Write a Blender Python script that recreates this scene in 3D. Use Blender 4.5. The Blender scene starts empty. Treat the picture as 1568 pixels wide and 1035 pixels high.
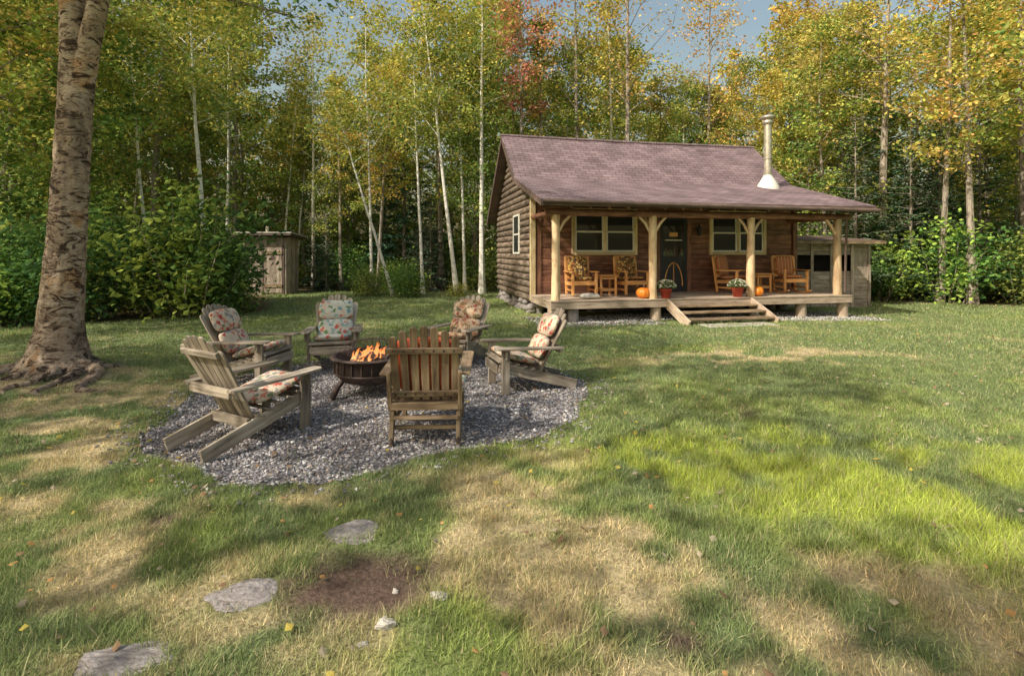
import bpy, math, random
import numpy as np
from mathutils import Vector, Matrix
rad=math.radians
rng=np.random.default_rng(7); random.seed(7)
sc=bpy.context.scene
# ---------------------------------------------------------------- noise
TAB=np.random.default_rng(3).random((256,256))
def vn(x,y,s=0):
    x=np.asarray(x,float)+s*17.3; y=np.asarray(y,float)+s*9.1
    xi=np.floor(x).astype(int); yi=np.floor(y).astype(int); fx=x-xi; fy=y-yi
    fx=fx*fx*(3-2*fx); fy=fy*fy*(3-2*fy)
    a=TAB[xi%256,yi%256]; b=TAB[(xi+1)%256,yi%256]; c=TAB[xi%256,(yi+1)%256]; d=TAB[(xi+1)%256,(yi+1)%256]
    return (a*(1-fx)+b*fx)*(1-fy)+(c*(1-fx)+d*fx)*fy
def fbm(x,y,s=0,o=4):
    t=0;a=.5;n=0
    for i in range(o):
        t=t+a*vn(np.asarray(x)*2**i,np.asarray(y)*2**i,s+i); n+=a; a*=.55
    return t/n
def sm(a,b,x):
    t=np.clip((x-a)/(b-a),0,1); return t*t*(3-2*t)
def gauss(x,y,cx,cy,sx,sy=None):
    sy=sy or sx
    return np.exp(-(((x-cx)/sx)**2+((y-cy)/sy)**2)*.5)
# ---------------------------------------------------------------- cabin frame
CA=rad(12); P0=Vector((0.95,12.04,0))
def cab(u,v,z=0): return Vector((P0.x+math.cos(CA)*u-math.sin(CA)*v, P0.y+math.sin(CA)*u+math.cos(CA)*v, z))
CABM=Matrix.Translation(P0)@Matrix.Rotation(CA,4,'Z')
def uv_of(x,y):
    dx=x-P0.x; dy=y-P0.y
    return dx*math.cos(CA)+dy*math.sin(CA), -dx*math.sin(CA)+dy*math.cos(CA)
GC=(-1.5,6.1)
def gravel_d(x,y):
    a=np.arctan2(y-GC[1],x-GC[0])
    r=np.hypot(x-GC[0],y-GC[1])
    return r-(2.33+.10*np.sin(3*a+1)+.07*np.sin(7*a)+.25*(fbm(x*2.5,y*2.5,5)-.5))
def gz(x,y):
    x=np.asarray(x,float); y=np.asarray(y,float)
    z=.07*(fbm(x*.45,y*.45,1)-.5)+.03*(fbm(x*2.3,y*2.3,2)-.5)
    z=z-.14*sm(5,12,x)*sm(8,15,y)
    z=z+.16*np.exp(-((x+5.95)**2+(y-6.7)**2)/1.0)
    z=z-.03*sm(.1,-.15,gravel_d(x,y))
    far=np.hypot(x,y)
    z=z+sm(30,120,far)*2.0
    return z
def lawn(x,y):
    x=np.asarray(x,float); y=np.asarray(y,float)
    e=np.interp(x,[-40,-11,-7.2,-6.6,-3,8,12,14,18,40],[8,11.3,13.8,20.5,20.5,21,20,18,17.2,16])
    e=e+.8*(fbm(x*.7,y*.7,8)-.5)
    return np.where((y<e)|((x>-.475*y)&(y<21.7)&(x<0)),1.,0.)
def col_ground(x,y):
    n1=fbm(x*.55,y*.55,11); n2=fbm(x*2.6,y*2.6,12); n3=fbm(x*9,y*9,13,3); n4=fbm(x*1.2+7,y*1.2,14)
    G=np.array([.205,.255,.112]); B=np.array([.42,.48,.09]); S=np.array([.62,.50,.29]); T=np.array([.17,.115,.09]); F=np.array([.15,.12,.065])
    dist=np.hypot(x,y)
    lush_lit=1.1*gauss(x,y,2.6,3.9,1.4,.6)+.8*gauss(x,y,1.1,4.0,.7,.35)+.6*gauss(x,y,3.2,2.9,.8,.4)+.5*gauss(x,y,0,2.2,.5,.3)  # lush grass, with sunlit lawn patches painted into its brighter green
    lush_lit=np.clip(lush_lit*sm(.3,.6,n2)*1.25+(n4-.52)*1.2,0,1)
    dry_lit=.03+.75*gauss(x,y,.35,3.15,.5,.65)+.45*gauss(x,y,1.5,2.5,.9,.45)+.45*gauss(x,y,-2.9,3.6,1.1,1.1)+.2*gauss(x,y,-1,2.6,.9,.6)+.75*gauss(x,y,-5.2,5.2,1.6,1.1)+.5*gauss(x,y,3.6,8,1.8,.5)+.12*sm(5,2.5,dist)  # dry straw, also painting sun patches and streaks into the lawn colour
    dry_lit=dry_lit*(.2+1.5*sm(.3,.7,n2))+(n1-.57)*.9+(n2-.55)*1.0
    dry_lit=dry_lit-.5*gauss(x,y,2.8,3.8,1.2,.7)
    dry_lit=np.clip(sm(.02,.85,dry_lit),0,1)
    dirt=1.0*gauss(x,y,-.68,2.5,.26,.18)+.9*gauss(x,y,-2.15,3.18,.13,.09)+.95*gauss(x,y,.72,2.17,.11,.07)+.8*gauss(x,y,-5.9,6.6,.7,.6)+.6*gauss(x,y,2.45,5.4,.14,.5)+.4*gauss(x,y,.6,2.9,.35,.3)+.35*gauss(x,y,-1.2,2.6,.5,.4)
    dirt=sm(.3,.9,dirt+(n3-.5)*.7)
    c=G[None]*(1-lush_lit[:,None])+B[None]*lush_lit[:,None]
    c=c*(1-dry_lit[:,None])+S[None]*dry_lit[:,None]
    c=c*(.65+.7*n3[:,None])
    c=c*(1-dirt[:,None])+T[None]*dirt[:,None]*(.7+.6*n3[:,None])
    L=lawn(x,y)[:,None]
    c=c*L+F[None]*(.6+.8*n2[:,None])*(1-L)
    return c,dry_lit,dirt,lush_lit
# ---------------------------------------------------------------- materials
def nm(name):
    m=bpy.data.materials.new(name); m.use_nodes=True; nt=m.node_tree
    return m,nt,nt.nodes,nt.links,nt.nodes['Principled BSDF']
def ramp(N,stops):
    r=N.new('ShaderNodeValToRGB'); e=r.color_ramp.elements
    while len(e)<len(stops): e.new(.5)
    for i,(p,c) in enumerate(stops):
        e[i].position=p; e[i].color=(*c,1)
    return r
def wood(name,dark,mid,light,rough=.75,bump=.35,cross=28,long=2.2,vary=.5):
    m,nt,N,L,b=nm(name)
    a=N.new('ShaderNodeAttribute'); a.attribute_name='wl'
    mp=N.new('ShaderNodeMapping'); mp.inputs['Scale'].default_value=(long,cross,cross); L.new(a.outputs['Vector'],mp.inputs[0])
    n=N.new('ShaderNodeTexNoise'); n.inputs['Scale'].default_value=1; n.inputs['Detail'].default_value=6; n.inputs['Distortion'].default_value=.6; L.new(mp.outputs[0],n.inputs[0])
    n2=N.new('ShaderNodeTexNoise'); n2.inputs['Scale'].default_value=3.5; n2.inputs['Detail'].default_value=4; L.new(a.outputs['Vector'],n2.inputs[0])
    mx=N.new('ShaderNodeMath'); mx.operation='MULTIPLY_ADD'; mx.inputs[1].default_value=.6; L.new(n.outputs[0],mx.inputs[0])
    m2=N.new('ShaderNodeMath'); m2.operation='MULTIPLY'; m2.inputs[1].default_value=.4; L.new(n2.outputs[0],m2.inputs[0]); L.new(m2.outputs[0],mx.inputs[2])
    r=ramp(N,[(.36,dark),(.5,mid),(.64,light)]); L.new(mx.outputs[0],r.inputs[0])
    ra=N.new('ShaderNodeAttribute'); ra.attribute_name='rnd'
    mr=N.new('ShaderNodeMapRange'); mr.inputs[3].default_value=1-vary/2; mr.inputs[4].default_value=1+vary/2; L.new(ra.outputs['Fac'],mr.inputs[0])
    mm=N.new('ShaderNodeVectorMath'); mm.operation='SCALE'; L.new(r.outputs[0],mm.inputs[0]); L.new(mr.outputs[0],mm.inputs['Scale'])
    L.new(mm.outputs[0],b.inputs['Base Color']); b.inputs['Roughness'].default_value=rough
    bp=N.new('ShaderNodeBump'); bp.inputs['Strength'].default_value=bump; bp.inputs['Distance'].default_value=.01; L.new(n.outputs[0],bp.inputs['Height']); L.new(bp.outputs[0],b.inputs['Normal'])
    return m
def plain(name,c1,c2,scale=8,rough=.7,metal=0,bump=.2,detail=5):
    m,nt,N,L,b=nm(name)
    tc=N.new('ShaderNodeTexCoord')
    n=N.new('ShaderNodeTexNoise'); n.inputs['Scale'].default_value=scale; n.inputs['Detail'].default_value=detail; L.new(tc.outputs['Object'],n.inputs[0])
    r=ramp(N,[(.35,c1),(.65,c2)]); L.new(n.outputs[0],r.inputs[0]); L.new(r.outputs[0],b.inputs['Base Color'])
    b.inputs['Roughness'].default_value=rough; b.inputs['Metallic'].default_value=metal
    bp=N.new('ShaderNodeBump'); bp.inputs['Strength'].default_value=bump; bp.inputs['Distance'].default_value=.02; L.new(n.outputs[0],bp.inputs['Height']); L.new(bp.outputs[0],b.inputs['Normal'])
    return m
def leafmat(name,trans=.4):
    m,nt,N,L,b=nm(name); N.remove(b)
    a=N.new('ShaderNodeAttribute'); a.attribute_name='Col'; src=a.outputs['Color']
    b=N.new('ShaderNodeBsdfDiffuse'); L.new(src,b.inputs['Color'])
    if trans>0:
        t=N.new('ShaderNodeBsdfTranslucent'); L.new(src,t.inputs['Color'])
        mx=N.new('ShaderNodeMixShader'); mx.inputs[0].default_value=trans
        L.new(b.outputs[0],mx.inputs[1]); L.new(t.outputs[0],mx.inputs[2]); L.new(mx.outputs[0],N['Material Output'].inputs[0])
    else: L.new(b.outputs[0],N['Material Output'].inputs[0])
    return m
def barkmat(name,light,mid,dark,thr=.5,zs=9,hs=2.5):
    m,nt,N,L,b=nm(name)
    tc=N.new('ShaderNodeTexCoord'); mp=N.new('ShaderNodeMapping'); mp.inputs['Scale'].default_value=(hs,hs,zs); L.new(tc.outputs['Object'],mp.inputs[0])
    n=N.new('ShaderNodeTexNoise'); n.inputs['Scale'].default_value=1.3; n.inputs['Detail'].default_value=5; n.inputs['Roughness'].default_value=.65; n.inputs['Distortion'].default_value=.5; L.new(mp.outputs[0],n.inputs[0])
    r=ramp(N,[(thr-.14,dark),(thr-.05,mid),(thr+.04,light),(.8,tuple(min(1,c*1.2) for c in light))]); L.new(n.outputs[0],r.inputs[0])
    L.new(r.outputs[0],b.inputs['Base Color']); b.inputs['Roughness'].default_value=.8
    return m
def birchbark():
    m,nt,N,L,b=nm('yellow_birch_bark'); tc=N.new('ShaderNodeTexCoord')
    def noise(sc3,detail,dist,scale=1,rough=.6):
        mp=N.new('ShaderNodeMapping'); mp.inputs['Scale'].default_value=sc3; L.new(tc.outputs['Object'],mp.inputs[0])
        n=N.new('ShaderNodeTexNoise'); n.inputs['Scale'].default_value=scale; n.inputs['Detail'].default_value=detail; n.inputs['Distortion'].default_value=dist; n.inputs['Roughness'].default_value=rough; L.new(mp.outputs[0],n.inputs[0]); return n
    A=noise((2.5,2.5,1.6),5,.4); Bn=noise((4.2,4.2,8),9,1.5,1,.70); Cn=noise((10,10,34),5,.8,1,.7)
    ra=ramp(N,[(.36,(.38,.29,.22)),(.47,(.58,.44,.33)),(.57,(.74,.60,.47)),(.67,(.64,.38,.19))]); L.new(A.outputs[0],ra.inputs[0])
    rb=ramp(N,[(.38,(.10,.075,.06)),(.43,(.22,.165,.13)),(.47,(.72,.66,.62)),(.52,(1,1,1)),(.61,(.88,.80,.72)),(.67,(.40,.31,.25))]); L.new(Bn.outputs[0],rb.inputs[0])
    rc=ramp(N,[(.38,(.38,.34,.32)),(.45,(.93,.93,.93)),(.6,(1,1,1))]); L.new(Cn.outputs[0],rc.inputs[0])
    m1=N.new('ShaderNodeMixRGB'); m1.blend_type='MULTIPLY'; m1.inputs[0].default_value=1; L.new(ra.outputs[0],m1.inputs[1]); L.new(rb.outputs[0],m1.inputs[2])
    m2=N.new('ShaderNodeMixRGB'); m2.blend_type='MULTIPLY'; m2.inputs[0].default_value=1; L.new(m1.outputs[0],m2.inputs[1]); L.new(rc.outputs[0],m2.inputs[2])
    # bark darker towards the ground, edge broken by noise
    sp=N.new('ShaderNodeSeparateXYZ'); L.new(tc.outputs['Object'],sp.inputs[0]); ad=N.new('ShaderNodeMath'); ad.operation='ADD'; L.new(sp.outputs[2],ad.inputs[0]); L.new(A.outputs[0],ad.inputs[1])
    mr=N.new('ShaderNodeMapRange'); mr.inputs[1].default_value=.55; mr.inputs[2].default_value=1.5; mr.inputs[3].default_value=.62; mr.inputs[4].default_value=1; L.new(ad.outputs[0],mr.inputs[0])
    sc_=N.new('ShaderNodeVectorMath'); sc_.operation='SCALE'; L.new(m2.outputs[0],sc_.inputs[0]); L.new(mr.outputs[0],sc_.inputs['Scale'])
    L.new(sc_.outputs[0],b.inputs['Base Color']); b.inputs['Roughness'].default_value=.85
    bp=N.new('ShaderNodeBump'); bp.inputs['Strength'].default_value=1; bp.inputs['Distance'].default_value=.06; L.new(Bn.outputs[0],bp.inputs['Height'])
    bp2=N.new('ShaderNodeBump'); bp2.inputs['Strength'].default_value=.7; bp2.inputs['Distance'].default_value=.02; L.new(Cn.outputs[0],bp2.inputs['Height']); L.new(bp.outputs[0],bp2.inputs['Normal']); L.new(bp2.outputs[0],b.inputs['Normal'])
    return m
M_LEAF=leafmat('leaf',.36); M_GRASS=leafmat('grass_blade',.25); M_NEEDLE=leafmat('needle',0)
M_BARKB=barkmat('white_birch_bark',(.78,.74,.66),(.50,.46,.40),(.07,.06,.055),.42,10,2)
M_BARKD=barkmat('grey_bark',(.34,.29,.23),(.23,.19,.155),(.09,.08,.065),.5,3,9)
M_BARKY=birchbark()
M_GREY=wood('weathered_wood',(.11,.09,.07),(.29,.24,.185),(.45,.39,.315))
M_GREY2=wood('old_brown_wood',(.09,.06,.035),(.24,.165,.10),(.40,.30,.19))
M_LOGS=wood('log_siding',(.06,.043,.032),(.17,.125,.093),(.29,.23,.175),cross=14)
M_RED=wood('stained_board',(.09,.037,.022),(.20,.088,.053),(.30,.15,.09),.6,.25,20)
M_POST=wood('peeled_log',(.40,.26,.14),(.66,.46,.27),(.77,.59,.37),.6,.3,14)
M_DECK=wood('deck_board',(.26,.19,.14),(.44,.34,.255),(.56,.46,.35))
M_TRIM=wood('window_trim',(.50,.36,.18),(.68,.53,.30),(.76,.63,.40),.55,.15)
M_PINE=wood('orange_pine',(.48,.20,.055),(.70,.34,.11),(.78,.44,.18),.5,.15)
M_OUT=wood('outhouse_board',(.17,.13,.10),(.37,.29,.225),(.52,.44,.35))
M_DARKW=wood('dark_fascia',(.07,.05,.04),(.12,.08,.065),(.18,.12,.10))
M_WHITE=plain('white_sash',(.72,.69,.6),(.8,.78,.7),6,.5,bump=.05)
M_BLACK=plain('black_screen',(.012,.012,.015),(.03,.03,.034),30,.5)
M_IRON=plain('rusty_iron',(.035,.025,.022),(.10,.062,.05),14,.75,.0,.4)
M_METAL=plain('galvanised_pipe',(.45,.41,.32),(.66,.61,.50),6,.35,.6,.1)
M_STONE=plain('stone',(.19,.165,.16),(.33,.30,.29),5,.95,bump=.8,detail=8)
M_PALE=plain('pale_stone',(.42,.39,.34),(.62,.58,.52),9,.85,bump=.5)
M_CONC=plain('concrete',(.40,.37,.32),(.55,.51,.45),5,.9)
M_ORANGE=plain('pumpkin_skin',(.78,.20,.015),(.88,.30,.03),5,.45,bump=.05)
M_TERRA=plain('red_pot',(.45,.06,.04),(.55,.09,.05),6,.5)
M_DARK=plain('shade_fill',(.012,.010,.009),(.025,.02,.017),3,.9)  # near-black fill: shade inside and under buildings put in as colour
def glassmat():
    m,nt,N,L,b=nm('window_glass'); b.inputs['Base Color'].default_value=(.03,.034,.034,1); b.inputs['Roughness'].default_value=.05; b.inputs['Specular IOR Level'].default_value=.9
    tc=N.new('ShaderNodeTexCoord'); n=N.new('ShaderNodeTexNoise'); n.inputs['Scale'].default_value=1.5; L.new(tc.outputs['Object'],n.inputs[0])
    bp=N.new('ShaderNodeBump'); bp.inputs['Strength'].default_value=.05; L.new(n.outputs[0],bp.inputs['Height']); L.new(bp.outputs[0],b.inputs['Normal'])
    return m
M_GLASS=glassmat()
def roofmat():
    m,nt,N,L,b=nm('asphalt_shingle')
    a=N.new('ShaderNodeAttribute'); a.attribute_name='wl'
    br=N.new('ShaderNodeTexBrick'); br.inputs['Scale'].default_value=1; br.inputs['Brick Width'].default_value=.32; br.inputs['Row Height'].default_value=.14
    br.inputs['Mortar Size'].default_value=.010; br.inputs['Mortar Smooth'].default_value=.3; br.inputs['Bias'].default_value=0
    br.inputs['Color1'].default_value=(.245,.180,.190,1); br.inputs['Color2'].default_value=(.165,.118,.126,1); br.inputs['Mortar'].default_value=(.07,.048,.053,1)
    L.new(a.outputs['Vector'],br.inputs['Vector'])
    n=N.new('ShaderNodeTexNoise'); n.inputs['Scale'].default_value=1.3; n.inputs['Detail'].default_value=6; L.new(a.outputs['Vector'],n.inputs[0])
    n2=N.new('ShaderNodeTexNoise'); n2.inputs['Scale'].default_value=60; L.new(a.outputs['Vector'],n2.inputs[0])
    ad=N.new('ShaderNodeMath'); ad.operation='ADD'; L.new(n.outputs[0],ad.inputs[0]); L.new(n2.outputs[0],ad.inputs[1])
    mr=N.new('ShaderNodeMapRange'); mr.inputs[1].default_value=.7; mr.inputs[2].default_value=1.3; mr.inputs[3].default_value=.65; mr.inputs[4].default_value=1.4; L.new(ad.outputs[0],mr.inputs[0])
    v=N.new('ShaderNodeVectorMath'); v.operation='SCALE'; L.new(br.outputs['Color'],v.inputs[0]); L.new(mr.outputs[0],v.inputs['Scale']); L.new(v.outputs[0],b.inputs['Base Color'])
    b.inputs['Roughness'].default_value=.9; b.inputs['Specular IOR Level'].default_value=.2
    bp=N.new('ShaderNodeBump'); bp.inputs['Strength'].default_value=.6; bp.inputs['Distance'].default_value=.01; bp.invert=True; L.new(br.outputs['Fac'],bp.inputs['Height']); L.new(bp.outputs[0],b.inputs['Normal'])
    return m
M_ROOF=roofmat()
def fabric(name,base,cols,scale=16,thr=.42):
    m,nt,N,L,b=nm(name)
    a=N.new('ShaderNodeAttribute'); a.attribute_name='wl'
    n=N.new('ShaderNodeTexNoise'); n.inputs['Scale'].default_value=scale*1.3; L.new(a.outputs['Vector'],n.inputs[0])
    mxv=N.new('ShaderNodeMixRGB'); mxv.inputs[0].default_value=.08; L.new(a.outputs['Vector'],mxv.inputs[1]); L.new(n.outputs['Color'],mxv.inputs[2])
    vo=N.new('ShaderNodeTexVoronoi'); vo.inputs['Scale'].default_value=scale; L.new(mxv.outputs[0],vo.inputs['Vector'])
    sp=N.new('ShaderNodeSeparateColor'); L.new(vo.outputs['Color'],sp.inputs[0])
    k=len(cols); r=ramp(N,[(i/k,c) for i,c in enumerate(cols)]); r.color_ramp.interpolation='CONSTANT'; L.new(sp.outputs[0],r.inputs[0])
    th=ramp(N,[(thr-.04,(0,0,0)),(thr+.04,(1,1,1))]); L.new(vo.outputs['Distance'],th.inputs[0])
    mx=N.new('ShaderNodeMixRGB'); L.new(th.outputs[0],mx.inputs[0]); L.new(r.outputs[0],mx.inputs[1]); mx.inputs[2].default_value=(*base,1)
    L.new(mx.outputs[0],b.inputs['Base Color']); b.inputs['Roughness'].default_value=.9
    return m
F_RED=fabric('floral_red',(.62,.52,.40),[(.45,.07,.05),(.17,.22,.12),(.55,.2,.12),(.6,.45,.33),(.25,.25,.25)],19,.5)
F_BLUE=fabric('floral_blue',(.55,.55,.48),[(.50,.13,.10),(.16,.30,.33),(.14,.24,.10),(.62,.42,.32),(.28,.38,.38)],17,.5)
F_BROWN=fabric('floral_brown',(.50,.38,.27),[(.25,.08,.05),(.25,.16,.07),(.45,.22,.12),(.14,.12,.07)],19,.55)
F_GOLD=fabric('gold_leaf_fabric',(.14,.07,.03),[(.66,.42,.09),(.07,.05,.04),(.5,.2,.05),(.66,.46,.16)],18,.5)
def stripes(name,c1,c2,c3,sc_=26):
    m,nt,N,L,b=nm(name)
    a=N.new('ShaderNodeAttribute'); a.attribute_name='wl'; s=N.new('ShaderNodeSeparateXYZ'); L.new(a.outputs['Vector'],s.inputs[0])
    w=N.new('ShaderNodeMath'); w.operation='MULTIPLY'; w.inputs[1].default_value=sc_/6.283*1.0; L.new(s.outputs[0],w.inputs[0])
    f=N.new('ShaderNodeMath'); f.operation='FRACT'; L.new(w.outputs[0],f.inputs[0])
    r=ramp(N,[(0,c1),(.35,c2),(.55,c3),(.8,c2)]); r.color_ramp.interpolation='CONSTANT'; L.new(f.outputs[0],r.inputs[0]); L.new(r.outputs[0],b.inputs['Base Color']); b.inputs['Roughness'].default_value=.9
    return m
F_STR=stripes('striped_fabric',(.55,.17,.06),(.28,.10,.04),(.6,.38,.2),70)
F_ORG=stripes('orange_fabric',(.60,.13,.05),(.56,.11,.04),(.33,.06,.03),60)
def firemat():
    m,nt,N,L,b=nm('flame')
    g=N.new('ShaderNodeAttribute'); g.attribute_name='Col'
    e=N.new('ShaderNodeEmission'); L.new(g.outputs['Color'],e.inputs[0]); e.inputs[1].default_value=1.8
    tr=N.new('ShaderNodeBsdfTransparent'); mx=N.new('ShaderNodeMixShader'); mx.inputs[0].default_value=.65
    L.new(tr.outputs[0],mx.inputs[1]); L.new(e.outputs[0],mx.inputs[2]); L.new(mx.outputs[0],N['Material Output'].inputs[0])
    m.cycles.emission_sampling='NONE'
    return m
M_FIRE=firemat()
# ---------------------------------------------------------------- hard-surface builder
def superpow(x,p): return math.copysign(abs(x)**p,x)
class MB:
    def __init__(s): s.v=[];s.f=[];s.m=[];s.w=[];s.r=[];s.mats=[];s.sm=[]
    def mi(s,mat):
        if mat not in s.mats: s.mats.append(mat)
        return s.mats.index(mat)
    def add(s,vs,fs,mat,ws,smooth=False):
        o=len(s.v); off=Vector((random.random()*20,random.random()*20,random.random()*20)); r=random.random(); k=s.mi(mat)
        s.v+= [tuple(v) for v in vs]; s.f+=[tuple(i+o for i in f) for f in fs]; s.m+=[k]*len(fs); s.sm+=[smooth]*len(fs)
        s.w+=[tuple(Vector(w)+off) for w in ws]; s.r+=[r]*len(vs)
    def box(s,M,size,mat):
        hx,hy,hz=[a/2 for a in size]
        loc=[Vector((x,y,z)) for x in(-hx,hx) for y in(-hy,hy) for z in(-hz,hz)]
        order=sorted(range(3),key=lambda i:-size[i])
        fs=[(0,1,3,2),(4,6,7,5),(0,4,5,1),(2,3,7,6),(0,2,6,4),(1,5,7,3)]
        s.add([M@p for p in loc],fs,mat,[(p[order[0]],p[order[1]],p[order[2]]) for p in loc])
    def abox(s,x0,x1,y0,y1,z0,z1,mat):
        s.box(Matrix.Translation(((x0+x1)/2,(y0+y1)/2,(z0+z1)/2)),(abs(x1-x0),abs(y1-y0),abs(z1-z0)),mat)
    def beam(s,p0,p1,w,t,mat,side=(1,0,0)):
        p0=Vector(p0);p1=Vector(p1);x=(p1-p0);L=x.length;x.normalize();y=Vector(side);y=(y-x*y.dot(x)).normalized();z=x.cross(y)
        M=Matrix((x,y,z)).transposed().to_4x4(); M.translation=(p0+p1)/2
        s.box(M,(L,w,t),mat)
    def slat(s,p0,d,side,w,L,t,mat,tipw=None,n=6):
        d=Vector(d).normalized(); y=Vector(side);y=(y-d*y.dot(d)).normalized();z=d.cross(y);p0=Vector(p0); tipw=tipw or w
        pts=[(0,-w/2),(L-tipw/2,-tipw/2)]+[(L-tipw/2+tipw/2*math.cos(a),tipw/2*math.sin(a)) for a in [math.pi*(-.5+(i+1)/(n+1)) for i in range(n)]]+[(L-tipw/2,tipw/2),(0,w/2)]
        k=len(pts); vs=[p0+d*a+y*b+z*c for c in(-t/2,t/2) for a,b in pts]
        fs=[tuple(range(k))[::-1],tuple(range(k,2*k))]+[(i,(i+1)%k,(i+1)%k+k,i+k) for i in range(k)]
        s.add(vs,fs,mat,[(a,b,c) for c in(-t/2,t/2) for a,b in pts])
    def tube(s,pts,rr,mat,n=12,wob=0,cap=True):
        pts=[Vector(p) for p in pts]; vs=[];ws=[];L=0
        for i,p in enumerate(pts):
            d=(pts[min(i+1,len(pts)-1)]-pts[max(i-1,0)]).normalized()
            a=Vector((0,0,1)) if abs(d.z)<.9 else Vector((1,0,0))
            x=d.cross(a).normalized(); y=d.cross(x)
            if i: L+=(p-pts[i-1]).length
            for k in range(n):
                t=2*math.pi*k/n; r=rr[i]*(1+random.uniform(-wob,wob))
                vs.append(p+x*math.cos(t)*r+y*math.sin(t)*r); ws.append((L,math.cos(t)*rr[i],math.sin(t)*rr[i]))
        fs=[(i*n+k,i*n+(k+1)%n,(i+1)*n+(k+1)%n,(i+1)*n+k) for i in range(len(pts)-1) for k in range(n)]
        s.add(vs,fs,mat,ws,True)
        if cap:
            o=(len(pts)-1)*n
            s.add(vs[:n],[tuple(range(n))[::-1]],mat,ws[:n]); s.add(vs[o:],[tuple(range(n))],mat,ws[o:])
    def lathe(s,prof,mat,M=Matrix(),n=28,rib=0,ribn=10):
        vs=[];ws=[]
        for r,z in prof:
            for k in range(n):
                t=2*math.pi*k/n; q=r*(1-rib*(.5-.5*abs(math.cos(t*ribn/2))**.6*2)) if rib else r
                vs.append(M@Vector((q*math.cos(t),q*math.sin(t),z))); ws.append((q*math.cos(t),q*math.sin(t),z))
        fs=[(i*n+k,i*n+(k+1)%n,(i+1)*n+(k+1)%n,(i+1)*n+k) for i in range(len(prof)-1) for k in range(n)]
        s.add(vs,fs,mat,ws,True)
    def cushion(s,M,size,mat,p=.45,n=22,m=12):
        vs=[];ws=[]
        for j in range(m+1):
            ph=-math.pi/2+math.pi*j/m
            for i in range(n):
                th=2*math.pi*i/n
                x=superpow(math.cos(ph),.5)*superpow(math.cos(th),p); y=superpow(math.cos(ph),.5)*superpow(math.sin(th),p); z=superpow(math.sin(ph),.9)
                q=1-.25*(max(abs(x),abs(y))**4)
                q+=.06*math.sin(x*5+1)*math.sin(y*6)
                v=Vector((x*size[0]/2,y*size[1]/2,z*size[2]/2*q)); ws.append(tuple(v)); vs.append(M@v)
        fs=[(j*n+i,j*n+(i+1)%n,(j+1)*n+(i+1)%n,(j+1)*n+i) for j in range(m) for i in range(n)]
        s.add(vs,fs,mat,ws,True)
    def obj(s,name,parent=None,M=None,bevel=0):
        me=bpy.data.meshes.new(name); me.from_pydata(s.v,[],s.f)
        for m in s.mats: me.materials.append(m)
        me.polygons.foreach_set('material_index',s.m); me.polygons.foreach_set('use_smooth',s.sm)
        a=me.attributes.new('wl','FLOAT_VECTOR','POINT'); a.data.foreach_set('vector',np.array(s.w,dtype=np.float32).ravel())
        a=me.attributes.new('rnd','FLOAT','POINT'); a.data.foreach_set('value',np.array(s.r,dtype=np.float32))
        me.update(); o=bpy.data.objects.new(name,me); sc.collection.objects.link(o)
        if parent: o.parent=parent
        if M is not None: o.matrix_world=M
        if bevel:
            b=o.modifiers.new('b','BEVEL'); b.width=bevel; b.segments=2; b.limit_method='ANGLE'; b.angle_limit=rad(50)
        return o
def empty(name,M=None):
    e=bpy.data.objects.new(name,None); sc.collection.objects.link(e); e.empty_display_size=.3
    if M is not None: e.matrix_world=M
    return e
# ---------------------------------------------------------------- numpy mesh
def npmesh(name,V,F,k,mats,mi=None,col=None,smooth=False):
    V=np.asarray(V,np.float32); F=np.asarray(F,np.int32)
    me=bpy.data.meshes.new(name); me.vertices.add(len(V)); me.vertices.foreach_set('co',V.ravel())
    me.loops.add(F.size); me.loops.foreach_set('vertex_index',F.ravel()); me.polygons.add(len(F)); me.polygons.foreach_set('loop_start',np.arange(len(F),dtype=np.int32)*k)
    for m in mats: me.materials.append(m)
    if mi is not None: me.polygons.foreach_set('material_index',np.asarray(mi,np.int32))
    me.polygons.foreach_set('use_smooth',np.full(len(F),smooth))
    if col is not None:
        a=me.color_attributes.new('Col','FLOAT_COLOR','POINT'); c=np.ones((len(V),4),np.float32); c[:,:3]=col; a.data.foreach_set('color',c.ravel())
    me.update(calc_edges=True); return me
def link(name,me,M=None,parent=None):
    o=bpy.data.objects.new(name,me); sc.collection.objects.link(o)
    if parent: o.parent=parent
    if M is not None: o.matrix_world=M
    return o
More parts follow.
